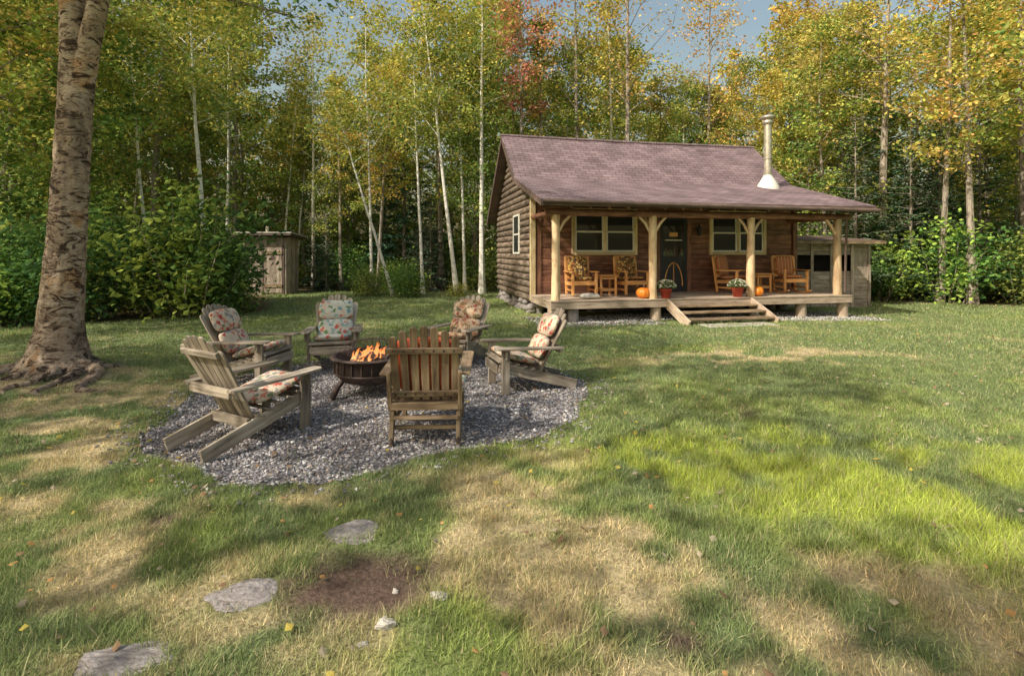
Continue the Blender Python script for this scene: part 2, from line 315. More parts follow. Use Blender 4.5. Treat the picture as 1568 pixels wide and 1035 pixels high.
class Q:
    def __init__(s): s.V=[];s.F=[];s.M=[];s.C=[];s.n=0
    def add(s,V,F,m,C):
        s.V.append(V); s.F.append(F+s.n); s.M.append(np.full(len(F),m) if np.ndim(m)==0 else m); s.C.append(C if np.ndim(C)==2 else np.tile(C,(len(V),1))); s.n+=len(V)
    def tube(s,P,R,m,n=7):
        P=np.asarray(P,float); R=np.asarray(R,float); D=np.gradient(P,axis=0); D/=np.linalg.norm(D,axis=1)[:,None]+1e-9
        ref=np.where(np.abs(D[:,2:3])<.9,np.array([[0,0,1.]]),np.array([[1.,0,0]])) if np.abs(D[:,2]).mean()<.75 else np.tile([[1.,0,0]],(len(P),1))
        X=np.cross(D,ref); X/=np.linalg.norm(X,axis=1)[:,None]; Y=np.cross(D,X)
        t=np.linspace(0,2*np.pi,n,endpoint=False)
        V=P[:,None]+(X[:,None]*np.cos(t)[None,:,None]+Y[:,None]*np.sin(t)[None,:,None])*R[:,None,None]
        i=np.arange(len(P)-1)[:,None]; k=np.arange(n)[None]
        F=np.stack([i*n+k,i*n+(k+1)%n,(i+1)*n+(k+1)%n,(i+1)*n+k],-1).reshape(-1,4)
        s.add(V.reshape(-1,3),F,m,np.array([.2,.2,.2]))
    def leaves(s,C,size,col,m,r,flat=.5,aspect=.62):
        n=len(C); 
        N_=r.normal(size=(n,3)); N_[:,2]=np.abs(N_[:,2])+flat; N_/=np.linalg.norm(N_,axis=1)[:,None]
        A=r.normal(size=(n,3)); A-=N_*(A*N_).sum(1)[:,None]; A/=np.linalg.norm(A,axis=1)[:,None]; B=np.cross(N_,A)
        sz=(size*r.uniform(.6,1.3,n))[:,None]
        V=np.stack([C-A*sz*.5,C+B*sz*aspect*.5-N_*sz*.08+A*sz*.05,C+A*sz*.5,C-B*sz*aspect*.5-N_*sz*.08+A*sz*.05],1).reshape(-1,3)
        F=np.arange(n*4).reshape(-1,4); s.add(V,F,m,np.repeat(col,4,axis=0))
    def arrays(s): return np.concatenate(s.V).astype(np.float32),np.concatenate(s.F).astype(np.int32),np.concatenate(s.M),np.concatenate(s.C).astype(np.float32)
    def mesh(s,name,mats):
        V,F,M_,C=s.arrays(); return npmesh(name,V,F,4,mats,M_,C)
GRN=np.array([.18,.28,.075]);YG=np.array([.38,.44,.10]);YEL=np.array([.72,.58,.14]);ORG=np.array([.74,.42,.17]);REDC=np.array([.70,.26,.22]);DG=np.array([.10,.175,.06])
def pick(r,n,pal,w):
    idx=r.choice(len(pal),n,p=np.array(w)/sum(w)); return np.array(pal)[idx]
def deciduous(name,H,r0,cs,nb,per,ls,spread,pal,w,seed,bark,up=(25,55),sig=.28,lean=(0,0),bent=.25,flatc=.55,topy=.5,raw=False):
    r=np.random.default_rng(seed); q=Q()
    k=10; t=np.linspace(0,1,k); P=np.zeros((k,3)); P[:,2]=t*H
    P[:,0]=lean[0]*t+np.cumsum(r.normal(0,bent*.3,k))*t; P[:,1]=lean[1]*t+np.cumsum(r.normal(0,bent*.3,k))*t
    q.tube(P,r0*(1-t*.9)*(1+.5*np.exp(-t*25)),0,7)
    az=r.uniform(0,6.28)
    for i in range(nb):
        tt=cs+(0.98-cs)*((i+r.uniform(0,1))/nb); b=np.array([np.interp(tt,t,P[:,j]) for j in range(3)])
        az+=2.4+r.normal(0,.4); e=rad(r.uniform(*up))
        x=(tt-cs)/(1-cs); L=spread*(.45+1.1*math.sin(math.pi*min(1,(x*.85+.15)))**.8)*(1-.35*x)*r.uniform(.6,1.25)
        d=np.array([math.cos(az)*math.cos(e),math.sin(az)*math.cos(e),math.sin(e)])
        B=[b]
        for j in range(4):
            B.append(B[-1]+d*L/4); d=d+r.normal(0,.16,3)+np.array([0,0,.05 if x>.4 else -.06]); d/=np.linalg.norm(d)
        B=np.array(B); rb=max(.012,r0*.33*(1-tt*.7)); q.tube(B[[0,2,4]],[rb,rb*.6,rb*.25],0,3)
        tips=[B[2],B[3],B[4]]
        for j in range(4):
            s0=B[r.integers(1,5)]; dd=d*.6+r.normal(0,.6,3); dd[2]=abs(dd[2])*.4; dd/=np.linalg.norm(dd); e1=s0+dd*L*r.uniform(.25,.5)
            if j<2: q.tube(np.array([s0,e1]),np.array([rb*.4,rb*.12]),0,3)
            tips+=[(s0+e1)/2,e1]
        for c in tips:
            if r.random()<.12: continue
            n=int(per*r.uniform(.5,1.5)); C=c+r.normal(0,1,(n,3))*np.array([sig,sig,sig*flatc])*r.uniform(.7,1.4)
            base=pick(r,1,pal,w)[0]*r.uniform(.7,1.3)
            if r.random()<topy*x*1.6: base=base*.35+(YEL if r.random()<.85 else ORG)*.65
            col=base[None]*r.uniform(.7,1.3,(n,1))*.75+pick(r,n,pal,w)*.25
            q.leaves(C,ls,col,1,r)
    if raw: return q.arrays()+((0 if bark is M_BARKD else 1),2)
    return q.mesh(name,[bark,M_LEAF])
def conifer(name,H,r0,seed,dens=1,base=.06,raw=True):
    r=np.random.default_rng(seed); q=Q(); k=6; t=np.linspace(0,1,k); P=np.zeros((k,3)); P[:,2]=t*H; q.tube(P,r0*(1-t*.95),0,6)
    z=base*H
    while z<H*.985:
        x=z/H; R=(1-x)**.85*.24*H*r.uniform(.65,1.2)+.1; nbr=int(r.integers(4,8))
        for a in np.arange(nbr)/nbr*6.283+r.uniform(0,6):
            L=R*r.uniform(.6,1.2); e=rad(r.uniform(-22,12)+25*x); d=np.array([math.cos(a)*math.cos(e),math.sin(a)*math.cos(e),math.sin(e)])
            s0=np.array([0,0,z+r.uniform(-.15,.15)]); e1=s0+d*L+np.array([0,0,.03*L])
            q.tube(np.array([s0,e1]),np.array([.02,.005]),0,3)
            n=max(5,int(L*24*dens)); u=r.uniform(.12,1.03,n)**.8; C=s0+(e1-s0)*u[:,None]; side=np.array([-math.sin(a),math.cos(a),0])
            sg=np.where(r.random(n)<.5,-1,1); dirv=d[None]*.7+side[None]*sg[:,None]*r.uniform(.3,1,(n,1))+np.array([0,0,-.25])+r.normal(0,.2,(n,3)); dirv/=np.linalg.norm(dirv,axis=1)[:,None]
            ll=(L*.34*(1.15-u)+.10)*r.uniform(.6,1.2,n); wv=np.cross(dirv,np.array([0,0,1.])+r.normal(0,.35,(n,3))); wv/=np.linalg.norm(wv,axis=1)[:,None]; wd=.045
            A=C-wv*wd*.6; B=C+wv*wd*.6; E=C+dirv*ll[:,None]
            V=np.stack([A,B,E+wv*wd*.35,E-wv*wd*.35],1).reshape(-1,3); col=np.array([.085,.145,.08])*r.uniform(.6,1.6,(n,1))
            q.add(V,np.arange(n*4).reshape(-1,4),1,np.repeat(col,4,axis=0))
        z+=H*.018+.12
    if raw: return q.arrays()+(0,3)
    return q.mesh(name,[M_BARKD,M_NEEDLE])
def shrub(name,R,Hh,n,ls,pal,w,seed,raw=True):
    r=np.random.default_rng(seed); q=Q()
    for i in range(20):
        a=r.uniform(0,6.28); rr=R*math.sqrt(r.uniform(0,1))*.9; top=np.array([math.cos(a)*rr,math.sin(a)*rr,Hh*r.uniform(.35,1)*(1-.4*(rr/R)**2)])
        b=np.array([math.cos(a)*rr*.3,math.sin(a)*rr*.3,-.05]); m=(b+top)/2+r.normal(0,.08,3); q.tube(np.array([b,m,top]),np.array([.018,.012,.005]),0,3)
        base=pick(r,1,pal,w)[0]
        for c in [m,m*.5+top*.5,top,top+r.normal(0,.25,3),m+r.normal(0,.3,3)]:
            k=int(n/100*r.uniform(.5,1.5)); C=c+r.normal(0,1,(k,3))*np.array([.24,.24,.17]); C[:,2]=np.abs(C[:,2])
            q.leaves(C,ls,base[None]*r.uniform(.6,1.4,(k,1)),1,r)
    if raw: return q.arrays()+(0,2)
    return q.mesh(name,[M_BARKD,M_LEAF])
# ---------------------------------------------------------------- world / sun / camera
w=bpy.data.worlds.new('World'); sc.world=w; w.use_nodes=True; nt=w.node_tree
sky=nt.nodes.new('ShaderNodeTexSky'); sky.sky_type='NISHITA'; sky.sun_disc=False
S=Vector((-.80,-.55,0)).normalized(); EL=rad(42); S=Vector((S.x*math.cos(EL),S.y*math.cos(EL),math.sin(EL)))
sky.sun_elevation=EL; sky.sun_rotation=math.atan2(S.x,S.y); sky.air_density=2.0; sky.dust_density=5; sky.ozone_density=.6
bg=nt.nodes['Background']; bg.inputs[1].default_value=.15; nt.links.new(sky.outputs[0],bg.inputs[0])
sl=bpy.data.lights.new('sun','SUN'); sl.energy=5; sl.angle=rad(.5); sl.color=(1,.92,.78); so=bpy.data.objects.new('sun',sl); sc.collection.objects.link(so); so.rotation_euler=(-S).to_track_quat('-Z','Y').to_euler()
cam=bpy.data.cameras.new('camera'); cam.lens=18; cam.sensor_width=36; cam.shift_y=-.083; cam.clip_end=2000; co=bpy.data.objects.new('camera',cam); sc.collection.objects.link(co)
co.location=(0,0,1.65); co.rotation_euler=(rad(90),0,0); sc.camera=co
sc.view_settings.view_transform='Standard'; sc.view_settings.look='None'; sc.view_settings.exposure=0
# ---------------------------------------------------------------- ground
def axis(lo,hi,st,far):
    a=list(np.arange(lo,hi+1e-6,st)); s=st; x=hi
    while x<far: s*=1.25; x+=s; a.append(x)
    s=st; x=lo
    while x>-far: s*=1.25; x-=s; a.insert(0,x)
    return np.array(a)
xs=axis(-9,9,.07,500); ys=axis(0.5,13,.07,500); X,Y=np.meshgrid(xs,ys); xf=X.ravel(); yf=Y.ravel()
c,dry_lit,dirt,lush_lit=col_ground(xf,yf); V=np.stack([xf,yf,gz(xf,yf)],1); nx=len(xs); i=np.arange(len(ys)-1)[:,None]; j=np.arange(nx-1)[None]
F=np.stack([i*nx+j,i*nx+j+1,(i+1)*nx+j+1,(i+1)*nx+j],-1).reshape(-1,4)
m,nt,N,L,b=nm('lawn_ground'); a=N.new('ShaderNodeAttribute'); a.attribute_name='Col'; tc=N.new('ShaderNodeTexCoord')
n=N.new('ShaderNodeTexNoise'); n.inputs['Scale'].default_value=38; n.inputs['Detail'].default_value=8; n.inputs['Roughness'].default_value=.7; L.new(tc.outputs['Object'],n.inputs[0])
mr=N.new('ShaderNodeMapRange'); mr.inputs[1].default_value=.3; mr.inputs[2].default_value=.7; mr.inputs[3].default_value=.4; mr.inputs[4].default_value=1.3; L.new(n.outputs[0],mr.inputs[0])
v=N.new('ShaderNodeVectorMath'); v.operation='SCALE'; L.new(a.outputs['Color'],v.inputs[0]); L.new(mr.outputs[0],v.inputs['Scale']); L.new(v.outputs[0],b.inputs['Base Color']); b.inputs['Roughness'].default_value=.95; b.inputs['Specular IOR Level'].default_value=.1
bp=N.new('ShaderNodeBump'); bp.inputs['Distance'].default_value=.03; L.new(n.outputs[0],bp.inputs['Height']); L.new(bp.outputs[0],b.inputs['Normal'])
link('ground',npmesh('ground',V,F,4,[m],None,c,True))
# gravel
xs=np.arange(-4.4,1.3,.06); ys=np.arange(3.3,9.0,.06); X,Y=np.meshgrid(xs,ys); xf=X.ravel(); yf=Y.ravel(); gd=gravel_d(xf,yf)
nx=len(xs); i=np.arange(len(ys)-1)[:,None]; j=np.arange(nx-1)[None]; F=np.stack([i*nx+j,i*nx+j+1,(i+1)*nx+j+1,(i+1)*nx+j],-1).reshape(-1,4)
F=F[(gd[F].max(1)<-.02)]
link('gravel_bed',npmesh('gravel_bed',np.stack([xf,yf,gz(xf,yf)+.006],1),F,4,[plain('gravel_base',(.10,.09,.095),(.22,.205,.21),60,.95,bump=.8)],None,None,True))
OV=np.array([[1,0,0],[-1,0,0],[0,1,0],[0,-1,0],[0,0,1],[0,0,-1]],float); OF=np.array([[0,2,4],[2,1,4],[1,3,4],[3,0,4],[2,0,5],[1,2,5],[3,1,5],[0,3,5]])
def pebbles(name,x,y,size,r,mat,cols,wts):
    n=len(x); th=r.uniform(0,6.28,n); Vv=OV[None]*(size[:,None]*1)[:,:,None]*np.stack([r.uniform(.7,1.3,n),r.uniform(.5,1,n),r.uniform(.4,.7,n)],1)[:,None]
    Vv=Vv+r.normal(0,.18,Vv.shape)*size[:,None,None]
    cx=np.cos(th)[:,None];sx=np.sin(th)[:,None]; Xr=Vv[:,:,0]*cx-Vv[:,:,1]*sx; Yr=Vv[:,:,0]*sx+Vv[:,:,1]*cx
    Z=Vv[:,:,2]+(gz(x,y)+size*.3+.006)[:,None]
    V=np.stack([Xr+x[:,None],Yr+y[:,None],Z],-1).reshape(-1,3); F=(OF[None]+np.arange(n)[:,None,None]*6).reshape(-1,3)
    col=pick(r,n,cols,wts)*r.uniform(.6,1.35,(n,1)); return link(name,npmesh(name,V,F,3,[mat],None,np.repeat(col,6,axis=0)))
M_PEB=leafmat('pebble',0)
r=np.random.default_rng(5); n=60000; x=r.uniform(-4.3,1.2,n); y=r.uniform(3.3,9,n); gd=gravel_d(x,y); k=(gd<.0)|((gd<.28)&(r.random(n)<.14)); x=x[k];y=y[k]
GCOL=[np.array([.29,.275,.285]),np.array([.165,.155,.165]),np.array([.50,.48,.47]),np.array([.30,.245,.21])]
pebbles('gravel',x,y,r.uniform(.009,.022,len(x)),r,M_PEB,GCOL,[4,3,1.3,1.0])
n=9000; u=r.uniform(-.4,9,n); vv=r.uniform(-.9,1.2,n); k=(vv>-.55-.35*fbm(u*.8,u*0,3))&~((u>2.6)&(u<5.6)&(vv<-.0)); u=u[k];vv=vv[k]
px=P0.x+math.cos(CA)*u-math.sin(CA)*vv; py=P0.y+math.sin(CA)*u+math.cos(CA)*vv
pebbles('porch_gravel',px,py,r.uniform(.015,.032,len(px)),r,M_PEB,[g*1.2 for g in GCOL],[4,2,3,1.5])
# ---------------------------------------------------------------- grass
STN=[(-.93,3.0,.19,.13),(-1.25,2.46,.17,.13),(-1.58,2.06,.21,.10)]
def grass():
    r=np.random.default_rng(21); Vs=[];Cs=[]
    def batch(n,d0,d1,h,wd):
        d=np.sqrt(r.uniform(d0*d0,d1*d1,n)); x=r.uniform(-1,1,n)*(d*1.12+.6); y=d
        gd=gravel_d(x,y); u,v=uv_of(x,y); c,dry_lit,dirt,lush_lit=col_ground(x,y)
        p=1-.85*dirt-.3*dry_lit; p=p*np.where(gd<0,.02,1)*np.where((u>-.1)&(u<8.4)&(v>-.2)&(v<7.2),0,1)*np.where((v>-.6)&(v<=-.2)&(u>-.3)&(u<9),.35,1)*lawn(x,y)
        for sx,sy,a_,b_ in STN: p=p*np.where(((x-sx)/a_)**2+((y-sy)/b_)**2<.6,0.06,1)
        clump=fbm(x*5,y*5,31); p=p*(.45+.9*sm(.3,.65,clump))
        k=r.random(n)<p; x=x[k];y=y[k];c=c[k];dry_lit=dry_lit[k];lush_lit=lush_lit[k];cl=clump[k]; n=len(x)
        hh=h*r.uniform(.5,1.25,n)*(1+.7*lush_lit-.3*dry_lit)*(.5+1.0*cl); az=r.uniform(0,6.28,n); ln=hh*np.abs(r.normal(.5,.6,n)); a2=r.uniform(0,6.28,n)
        z=gz(x,y); w_=wd*r.uniform(.6,1.3,n)
        b0=np.stack([x-np.cos(az)*w_,y-np.sin(az)*w_,z-.005],1); b1=np.stack([x+np.cos(az)*w_,y+np.sin(az)*w_,z-.005],1)
        tp=np.stack([x+np.cos(a2)*ln,y+np.sin(a2)*ln,z+hh],1)
        jit=r.uniform(.6,1.5,(n,1)); cc=c*jit*1.15; st=r.random(n)<.14+.25*dry_lit; cc[st]=np.array([.60,.51,.32])*r.uniform(.6,1.2,(st.sum(),1))
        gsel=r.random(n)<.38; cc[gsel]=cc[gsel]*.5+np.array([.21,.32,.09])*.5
        Vs.append(np.stack([b0,b1,tp],1).reshape(-1,3)); Cs.append(np.repeat(cc,3,axis=0))
    batch(240000,1.4,4.2,.043,.0024); batch(180000,4.2,8,.040,.004); batch(130000,8,14,.045,.008); batch(80000,14,23,.055,.014)
    V=np.concatenate(Vs); F=np.arange(len(V)).reshape(-1,3); link('grass',npmesh('grass',V,F,3,[M_GRASS],None,np.concatenate(Cs)))
grass()
q=Q(); r=np.random.default_rng(9); n=2300; d=np.sqrt(r.uniform(1.7**2,12**2,n)); x=r.uniform(-1,1,n)*d*1.1; k=(lawn(x,d)>.5); x=x[k];d=d[k]
C=np.stack([x,d,gz(x,d)+.033],1); q.leaves(C,.045,pick(r,len(x),[YEL*.75,ORG*.8,np.array([.32,.21,.13]),np.array([.50,.42,.31])],[1.2,1.0,3,2.5]),0,r,flat=2.5,aspect=.75)
link('fallen_leaves',q.mesh('fallen_leaves',[M_LEAF]))
def rock(name,loc,size,mat,seed,rot=0):
    import bmesh
    bm=bmesh.new(); bmesh.ops.create_icosphere(bm,subdivisions=5,radius=1); r=np.random.default_rng(seed); dirs=r.normal(size=(11,3)); dirs[:,2]*=.4; dirs/=np.linalg.norm(dirs,axis=1)[:,None]; cut=r.uniform(.5,.9,11)
    for v in bm.verts:
        p=np.array(v.co)
        for dd,cc in zip(dirs,cut):
            e=p@dd-cc
            if e>0: p=p-dd*e*.9
        p=p*(1+.5*(float(fbm(p[0]*2+5,p[1]*2+p[2]*2,seed))-.5)); p[2]+=.35*(float(fbm(p[0]*4+5,p[1]*4,seed+3))-.5); v.co=Vector(p)
    me=bpy.data.meshes.new(name); bm.to_mesh(me); bm.free(); me.materials.append(mat)
    for p in me.polygons: p.use_smooth=True
    o=link(name,me); o.scale=size; o.location=(loc[0],loc[1],float(gz(loc[0],loc[1]))+loc[2]); o.rotation_euler=(0,0,rot); return o
for (sx,sy,a_,b_),sd in zip(STN,(1,2,3)): rock('flat_stone',(sx,sy,-.004),(a_*1.2,b_*1.2,.024),M_STONE,sd)
rock('pale_rock',(-.55,2.22,.005),(.05,.04,.028),M_PALE,4); rock('pale_rock',(-.35,2.42,.0),(.055,.04,.02),M_PALE,5); rock('pale_rock',(-.56,2.45,.0),(.02,.016,.014),M_PALE,6);rock('pale_rock',(-.62,2.12,.0),(.03,.02,.015),M_PALE,7)
# ---------------------------------------------------------------- CABIN
cabin=empty('log_cabin',CABM); W=8.29; DZ=.52
def rz(v):
    return float(np.interp(v,[-.35,2.65,4.5,7.4],[2.87,3.80,5.38,2.83]))
mb=MB(); mb.abox(.06,W-.06,2.06,6.94,.32,3.0,M_DARKW)
for u0,u1 in((.06,.1),(W-.1,W-.06)):
    pts=[(2.06,2.9),(6.94,2.9),(6.94,rz(6.94)-.12),(4.5,5.2),(2.65,rz(2.65)-.12),(2.06,rz(2.06)-.12)]
    vs=[Vector((a,v_,z_)) for a in(u0,u1) for v_,z_ in pts]; k=6
    mb.add(vs,[tuple(range(k)),tuple(range(k,2*k))[::-1]]+[(i,i+k,(i+1)%k+k,(i+1)%k) for i in range(k)],M_DARKW,vs)
mb.obj('wall_core',cabin)
mb=MB(); z=.40
while z<5.15:
    vv=[v_ for v_ in np.linspace(2,7,201) if rz(v_)-.14>z+.05]
    if len(vv)<6: break
    for u in(.035,W-.035):
        mb.tube([(u,vv[0],z),(u-.01,(vv[0]+vv[-1])/2,z+random.uniform(-.008,.008)),(u,vv[-1],z)],[.098,.102,.097],M_LOGS,12)
    if z<3: mb.tube([(0,6.97,z),(W,6.97,z)],[.1,.1],M_LOGS,10)
    z+=.190
mb.obj('log_walls',cabin)
mb=MB(); z=.44
while z<3.3:
    k=0; u=0.1
    while u<W-.1:
        e=min(W-.1,u+random.uniform(2.5,5)); M=Matrix.Translation(((u+e)/2,1.985,z+.07))@Matrix.Rotation(rad(4),4,'X'); mb.box(M,(e-u-.004,.05,.146),M_RED); u=e
    z+=.148
mb.obj('front_boards',cabin,bevel=.012)
mb=MB()
for u in (.02,W-.02): mb.abox(u-.07,u+.07,1.90,2.02,.35,rz(2)-.15,M_TRIM if u<1 else M_RED)
mb.abox(.12,.26,1.93,1.96,.5,3.2,M_RED)
mb.obj('corner_trim',cabin,bevel=.006)
def slab(mb,prof,u0,u1,th,mat,nu=24):
    s=[0]
    for a,b_ in zip(prof,prof[1:]): s.append(s[-1]+math.hypot(b_[0]-a[0],b_[1]-a[1]))
    k=len(prof); vs=[];ws=[]
    for iu in range(nu+1):
        u=u0+(u1-u0)*iu/nu; sag=-.035*math.sin(math.pi*iu/nu)+.008*math.sin(iu*1.7)
        for dz in(0,-th):
            for (a,z_),ss in zip(prof,s): vs.append(Vector((u,a,z_+dz+sag))); ws.append((u,ss,dz))
    fs=[]
    for iu in range(nu):
        o=iu*2*k;p=o+2*k
        for i in range(k-1):
            fs.append((o+i,o+i+1,p+i+1,p+i)); fs.append((o+k+i,p+k+i,p+k+i+1,o+k+i+1))
        fs.append((o,p,p+k,o+k)); fs.append((o+k-1,o+2*k-1,p+2*k-1,p+k-1))
    for o in(0,nu*2*k):
        for i in range(k-1): fs.append((o+i,o+k+i,o+k+i+1,o+i+1))
    mb.add(vs,fs,mat,ws)
    mb.w[-len(ws):]=[tuple(w_) for w_ in ws]
mb=MB(); slab(mb,[(-.36,2.885),(2.65,3.81),(4.5,5.39),(7.42,2.83)],-.37,8.80,.035,M_ROOF)
mb.tube([(-.38,4.5,5.40),(4.2,4.5,5.37),(8.81,4.5,5.40)],[.05]*3,M_ROOF,8)
mb.obj('roof',cabin)
mb=MB(); slab(mb,[(-.32,2.84),(2.65,3.762),(4.5,5.34),(7.38,2.79)],-.33,8.76,.05,M_DARKW)
mb.abox(-.35,8.78,-.385,-.35,2.73,2.865,M_DARKW)
for u in(-.355,8.785):
    for a,b_ in(((-.34,2.80),(2.65,3.72)),((2.65,3.72),(4.5,5.29)),((4.5,5.29),(7.4,2.74))): mb.beam((u,*a),(u,*b_),.03,.15,M_DARKW)
for i in range(19):
    u=-.1+i*.475; mb.beam((u,-.3,2.74),(u,1.98,3.445),.05,.12,M_RED)
mb.obj('roof_frame',cabin,bevel=.004)
mb=MB(); mb.tube([(-.36,-.43,2.83),(4,-.43,2.79),(8.80,-.43,2.76)],[.05]*3,M_DARKW,10); mb.tube([(8.1,-.40,2.74),(8.1,-.12,2.55),(8.16,.0,.6)],[.03]*3,M_DARKW,8); mb.obj('gutter',cabin)
mb=MB(); mb.tube([(-.15,.1,2.62),(4.2,.1,2.61),(8.4,.1,2.62)],[.085,.09,.085],M_RED,12)
mb.tube([(.02,.1,2.6),(.02,2,2.62)],[.07,.07],M_RED,10); mb.tube([(8.1,.1,2.6),(8.1,2,2.62)],[.07,.07],M_RED,10)
mb.obj('porch_header',cabin)
mb=MB()
for u in(.12,2.62,5.38,8.04):
    n_=9; P=[(u+random.uniform(-.008,.008),.12+random.uniform(-.008,.008),DZ+(2.56-DZ)*i/(n_-1)) for i in range(n_)]
    mb.tube(P,[.105+random.uniform(-.006,.008)-.012*i/(n_-1) for i in range(n_)],M_POST,14,.02)
    for s_ in(-1,1):
        if u<1 and s_<0 or u>8 and s_>0: continue
        mb.tube([(u+s_*.07,.12,2.16),(u+s_*.2,.12,2.38),(u+s_*.37,.12,2.56)],[.036]*3,M_POST,8)
    mb.tube([(u,.2,2.16),(u,.5,2.56)],[.035]*2,M_POST,8)
mb.obj('porch_posts',cabin)
mb=MB(); v_=-.06
while v_<1.92: mb.abox(-.06,8.36,v_,v_+.135,DZ-.035+random.uniform(0,.003),DZ,M_DECK); v_+=.142
mb.abox(-.05,8.35,-.05,-.005,DZ-.20,DZ-.04,M_DECK); mb.abox(-.05,-.01,.0,1.9,DZ-.2,DZ-.04,M_DECK); mb.abox(8.31,8.35,0,1.9,DZ-.2,DZ-.04,M_DECK)
mb.obj('porch_deck',cabin,bevel=.005)
mb=MB()
for u in(.05,.55,2.7,5.5,6.9,8.2):
    mb.tube([(u,.12,-.35),(u,.13,.1),(u,.12,DZ-.2)],[.15,.14,.13],M_DECK if u!=.55 else M_STONE,12,.04)
for u in(.25,2.5,4.5,6.5,8): mb.tube([(u,2.15,-.35),(u,2.15,.4)],[.17,.15],M_STONE,10,.06)
for v_ in(3.2,4.5,6.6): mb.tube([(.12,v_,-.35),(.12,v_,.34)],[.16,.14],M_STONE,10,.06)
mb.obj('foundation_piers',cabin)
mb=MB()
for i in range(60):
    v0=random.choice([2.05,random.uniform(2,7)]); u0=random.uniform(.1,8) if v0==2.05 else .06
    mb.cushion(Matrix.Translation((u0,v0,random.uniform(-.05,.28)))@Matrix.Rotation(random.random()*3,4,'Z'),(random.uniform(.25,.45),random.uniform(.2,.3),random.uniform(.15,.22)),M_STONE,.8,10,6)
mb.abox(.2,W-.2,2.2,6.8,-.3,.33,M_DARK)  # dark block painted as the shade under the cabin
mb.obj('foundation_stones',cabin)
mb=MB(); u0,u1=2.95,5.28
for u in(u0,u1): mb.beam((u,.0,.40),(u,-1.0,-.02),.05,.24,M_DECK)
for i,(v_,z_) in enumerate(((-.20,.37),(-.50,.25),(-.80,.12))):
    mb.abox(u0+.03,u1-.03,v_-.13,v_-.005,z_-.045,z_,M_GREY2); mb.abox(u0+.03,u1-.03,v_+.005,v_+.13,z_-.045,z_,M_GREY2)
mb.obj('porch_steps',cabin,bevel=.006)
mb=MB(); mb.abox(3.2,4.95,-1.45,-.95,-.12,.015,M_CONC); mb.obj('step_slab',cabin,bevel=.01)
def window(mb,u0,u1,z0,z1,v,two=True):
    T=.09
    mb.abox(u0-T,u0,v-.05,v+.03,z0-T,z1+T,M_TRIM); mb.abox(u1,u1+T,v-.05,v+.03,z0-T,z1+T,M_TRIM)
    mb.abox(u0,u1,v-.052,v+.03,z1,z1+T,M_TRIM); mb.abox(u0,u1,v-.08,v+.03,z0-T,z0,M_TRIM)
    parts=[(u0,(u0+u1)/2-.04),((u0+u1)/2+.04,u1)] if two else [(u0,u1)]
    if two: mb.abox((u0+u1)/2-.04,(u0+u1)/2+.04,v-.045,v+.03,z0,z1,M_TRIM)
    for a,b_ in parts:
        zm=(z0+z1)/2
        for (c0,c1,dv) in((z0,zm+.02,-.012),(zm-.02,z1,.004)):
            f=.045
            mb.abox(a,a+f,v+dv-.02,v+dv+.01,c0,c1,M_WHITE); mb.abox(b_-f,b_,v+dv-.02,v+dv+.01,c0,c1,M_WHITE)
            mb.abox(a+f,b_-f,v+dv-.02,v+dv+.01,c0,c0+f,M_WHITE); mb.abox(a+f,b_-f,v+dv-.02,v+dv+.01,c1-f,c1,M_WHITE)
            mb.abox(a+f,b_-f,v+dv-.004,v+dv+.002,c0+f,c1-f,M_GLASS)
mb=MB(); window(mb,1.22,2.98,1.68,2.80,1.935); window(mb,5.45,7.16,1.68,2.80,1.935)
mb.obj('front_windows',cabin,bevel=.004)
mb=MB(); a,b_=3.25,3.95; T=.05
mb.abox(-.095,-.05,a-T,a,1.62,2.8,M_WHITE); mb.abox(-.095,-.05,b_,b_+T,1.62,2.8,M_WHITE); mb.abox(-.095,-.05,a,b_,2.75,2.8,M_WHITE); mb.abox(-.095,-.05,a,b_,1.62,1.67,M_WHITE); mb.abox(-.088,-.05,a,b_,2.19,2.23,M_WHITE); mb.abox(-.08,-.055,a,b_,1.67,2.75,M_GLASS)
mb.obj('side_window',cabin)
mb=MB(); d0,d1=3.78,4.64; v_=1.925
for a,b_ in((d0-.12,d0),(d1,d1+.12)): mb.abox(a,b_,v_-.02,v_+.03,DZ,2.72,M_RED)
mb.abox(d0-.12,d1+.12,v_-.022,v_+.03,2.72,2.84,M_RED)
for a,b_ in((d0+.01,d0+.10),(d1-.10,d1-.01)): mb.abox(a,b_,v_-.012,v_+.022,DZ+.02,2.70,M_BLACK)
mb.abox(d0+.10,d1-.10,v_-.01,v_+.022,2.60,2.70,M_BLACK); mb.abox(d0+.10,d1-.10,v_-.01,v_+.022,1.42,1.56,M_BLACK); mb.abox(d0+.10,d1-.10,v_-.01,v_+.022,DZ+.02,DZ+.16,M_BLACK)
mb.abox(d0+.1,d1-.1,v_+.004,v_+.012,1.56,2.6,M_GLASS); mb.abox(d0+.1,d1-.1,v_+.008,v_+.018,DZ+.16,1.42,M_BLACK)
mb.abox(d0+.16,d1-.16,v_-.006,v_+.003,2.0,2.03,M_WHITE); mb.abox(d0+.3,d1-.3,v_-.006,v_+.003,2.12,2.24,M_PINE)
for i in range(-2,3): mb.beam(((d0+d1)/2+i*.09,v_-.004,1.56),((d0+d1)/2+i*.13,v_-.004,1.80),.014,.012,M_RED)
for s_ in(-1,1):
    P=[((d0+d1)/2+s_*.28*math.cos(t),v_-.004,.70+.66*math.sin(t)) for t in np.linspace(0,1.45,12)]; mb.tube(P,[.018]*12,M_PINE,6)
mb.abox((d0+d1)/2-.012,(d0+d1)/2+.012,v_-.012,v_+.006,DZ+.16,1.4,M_PINE)
mb.obj('screen_door',cabin)
mb=MB()
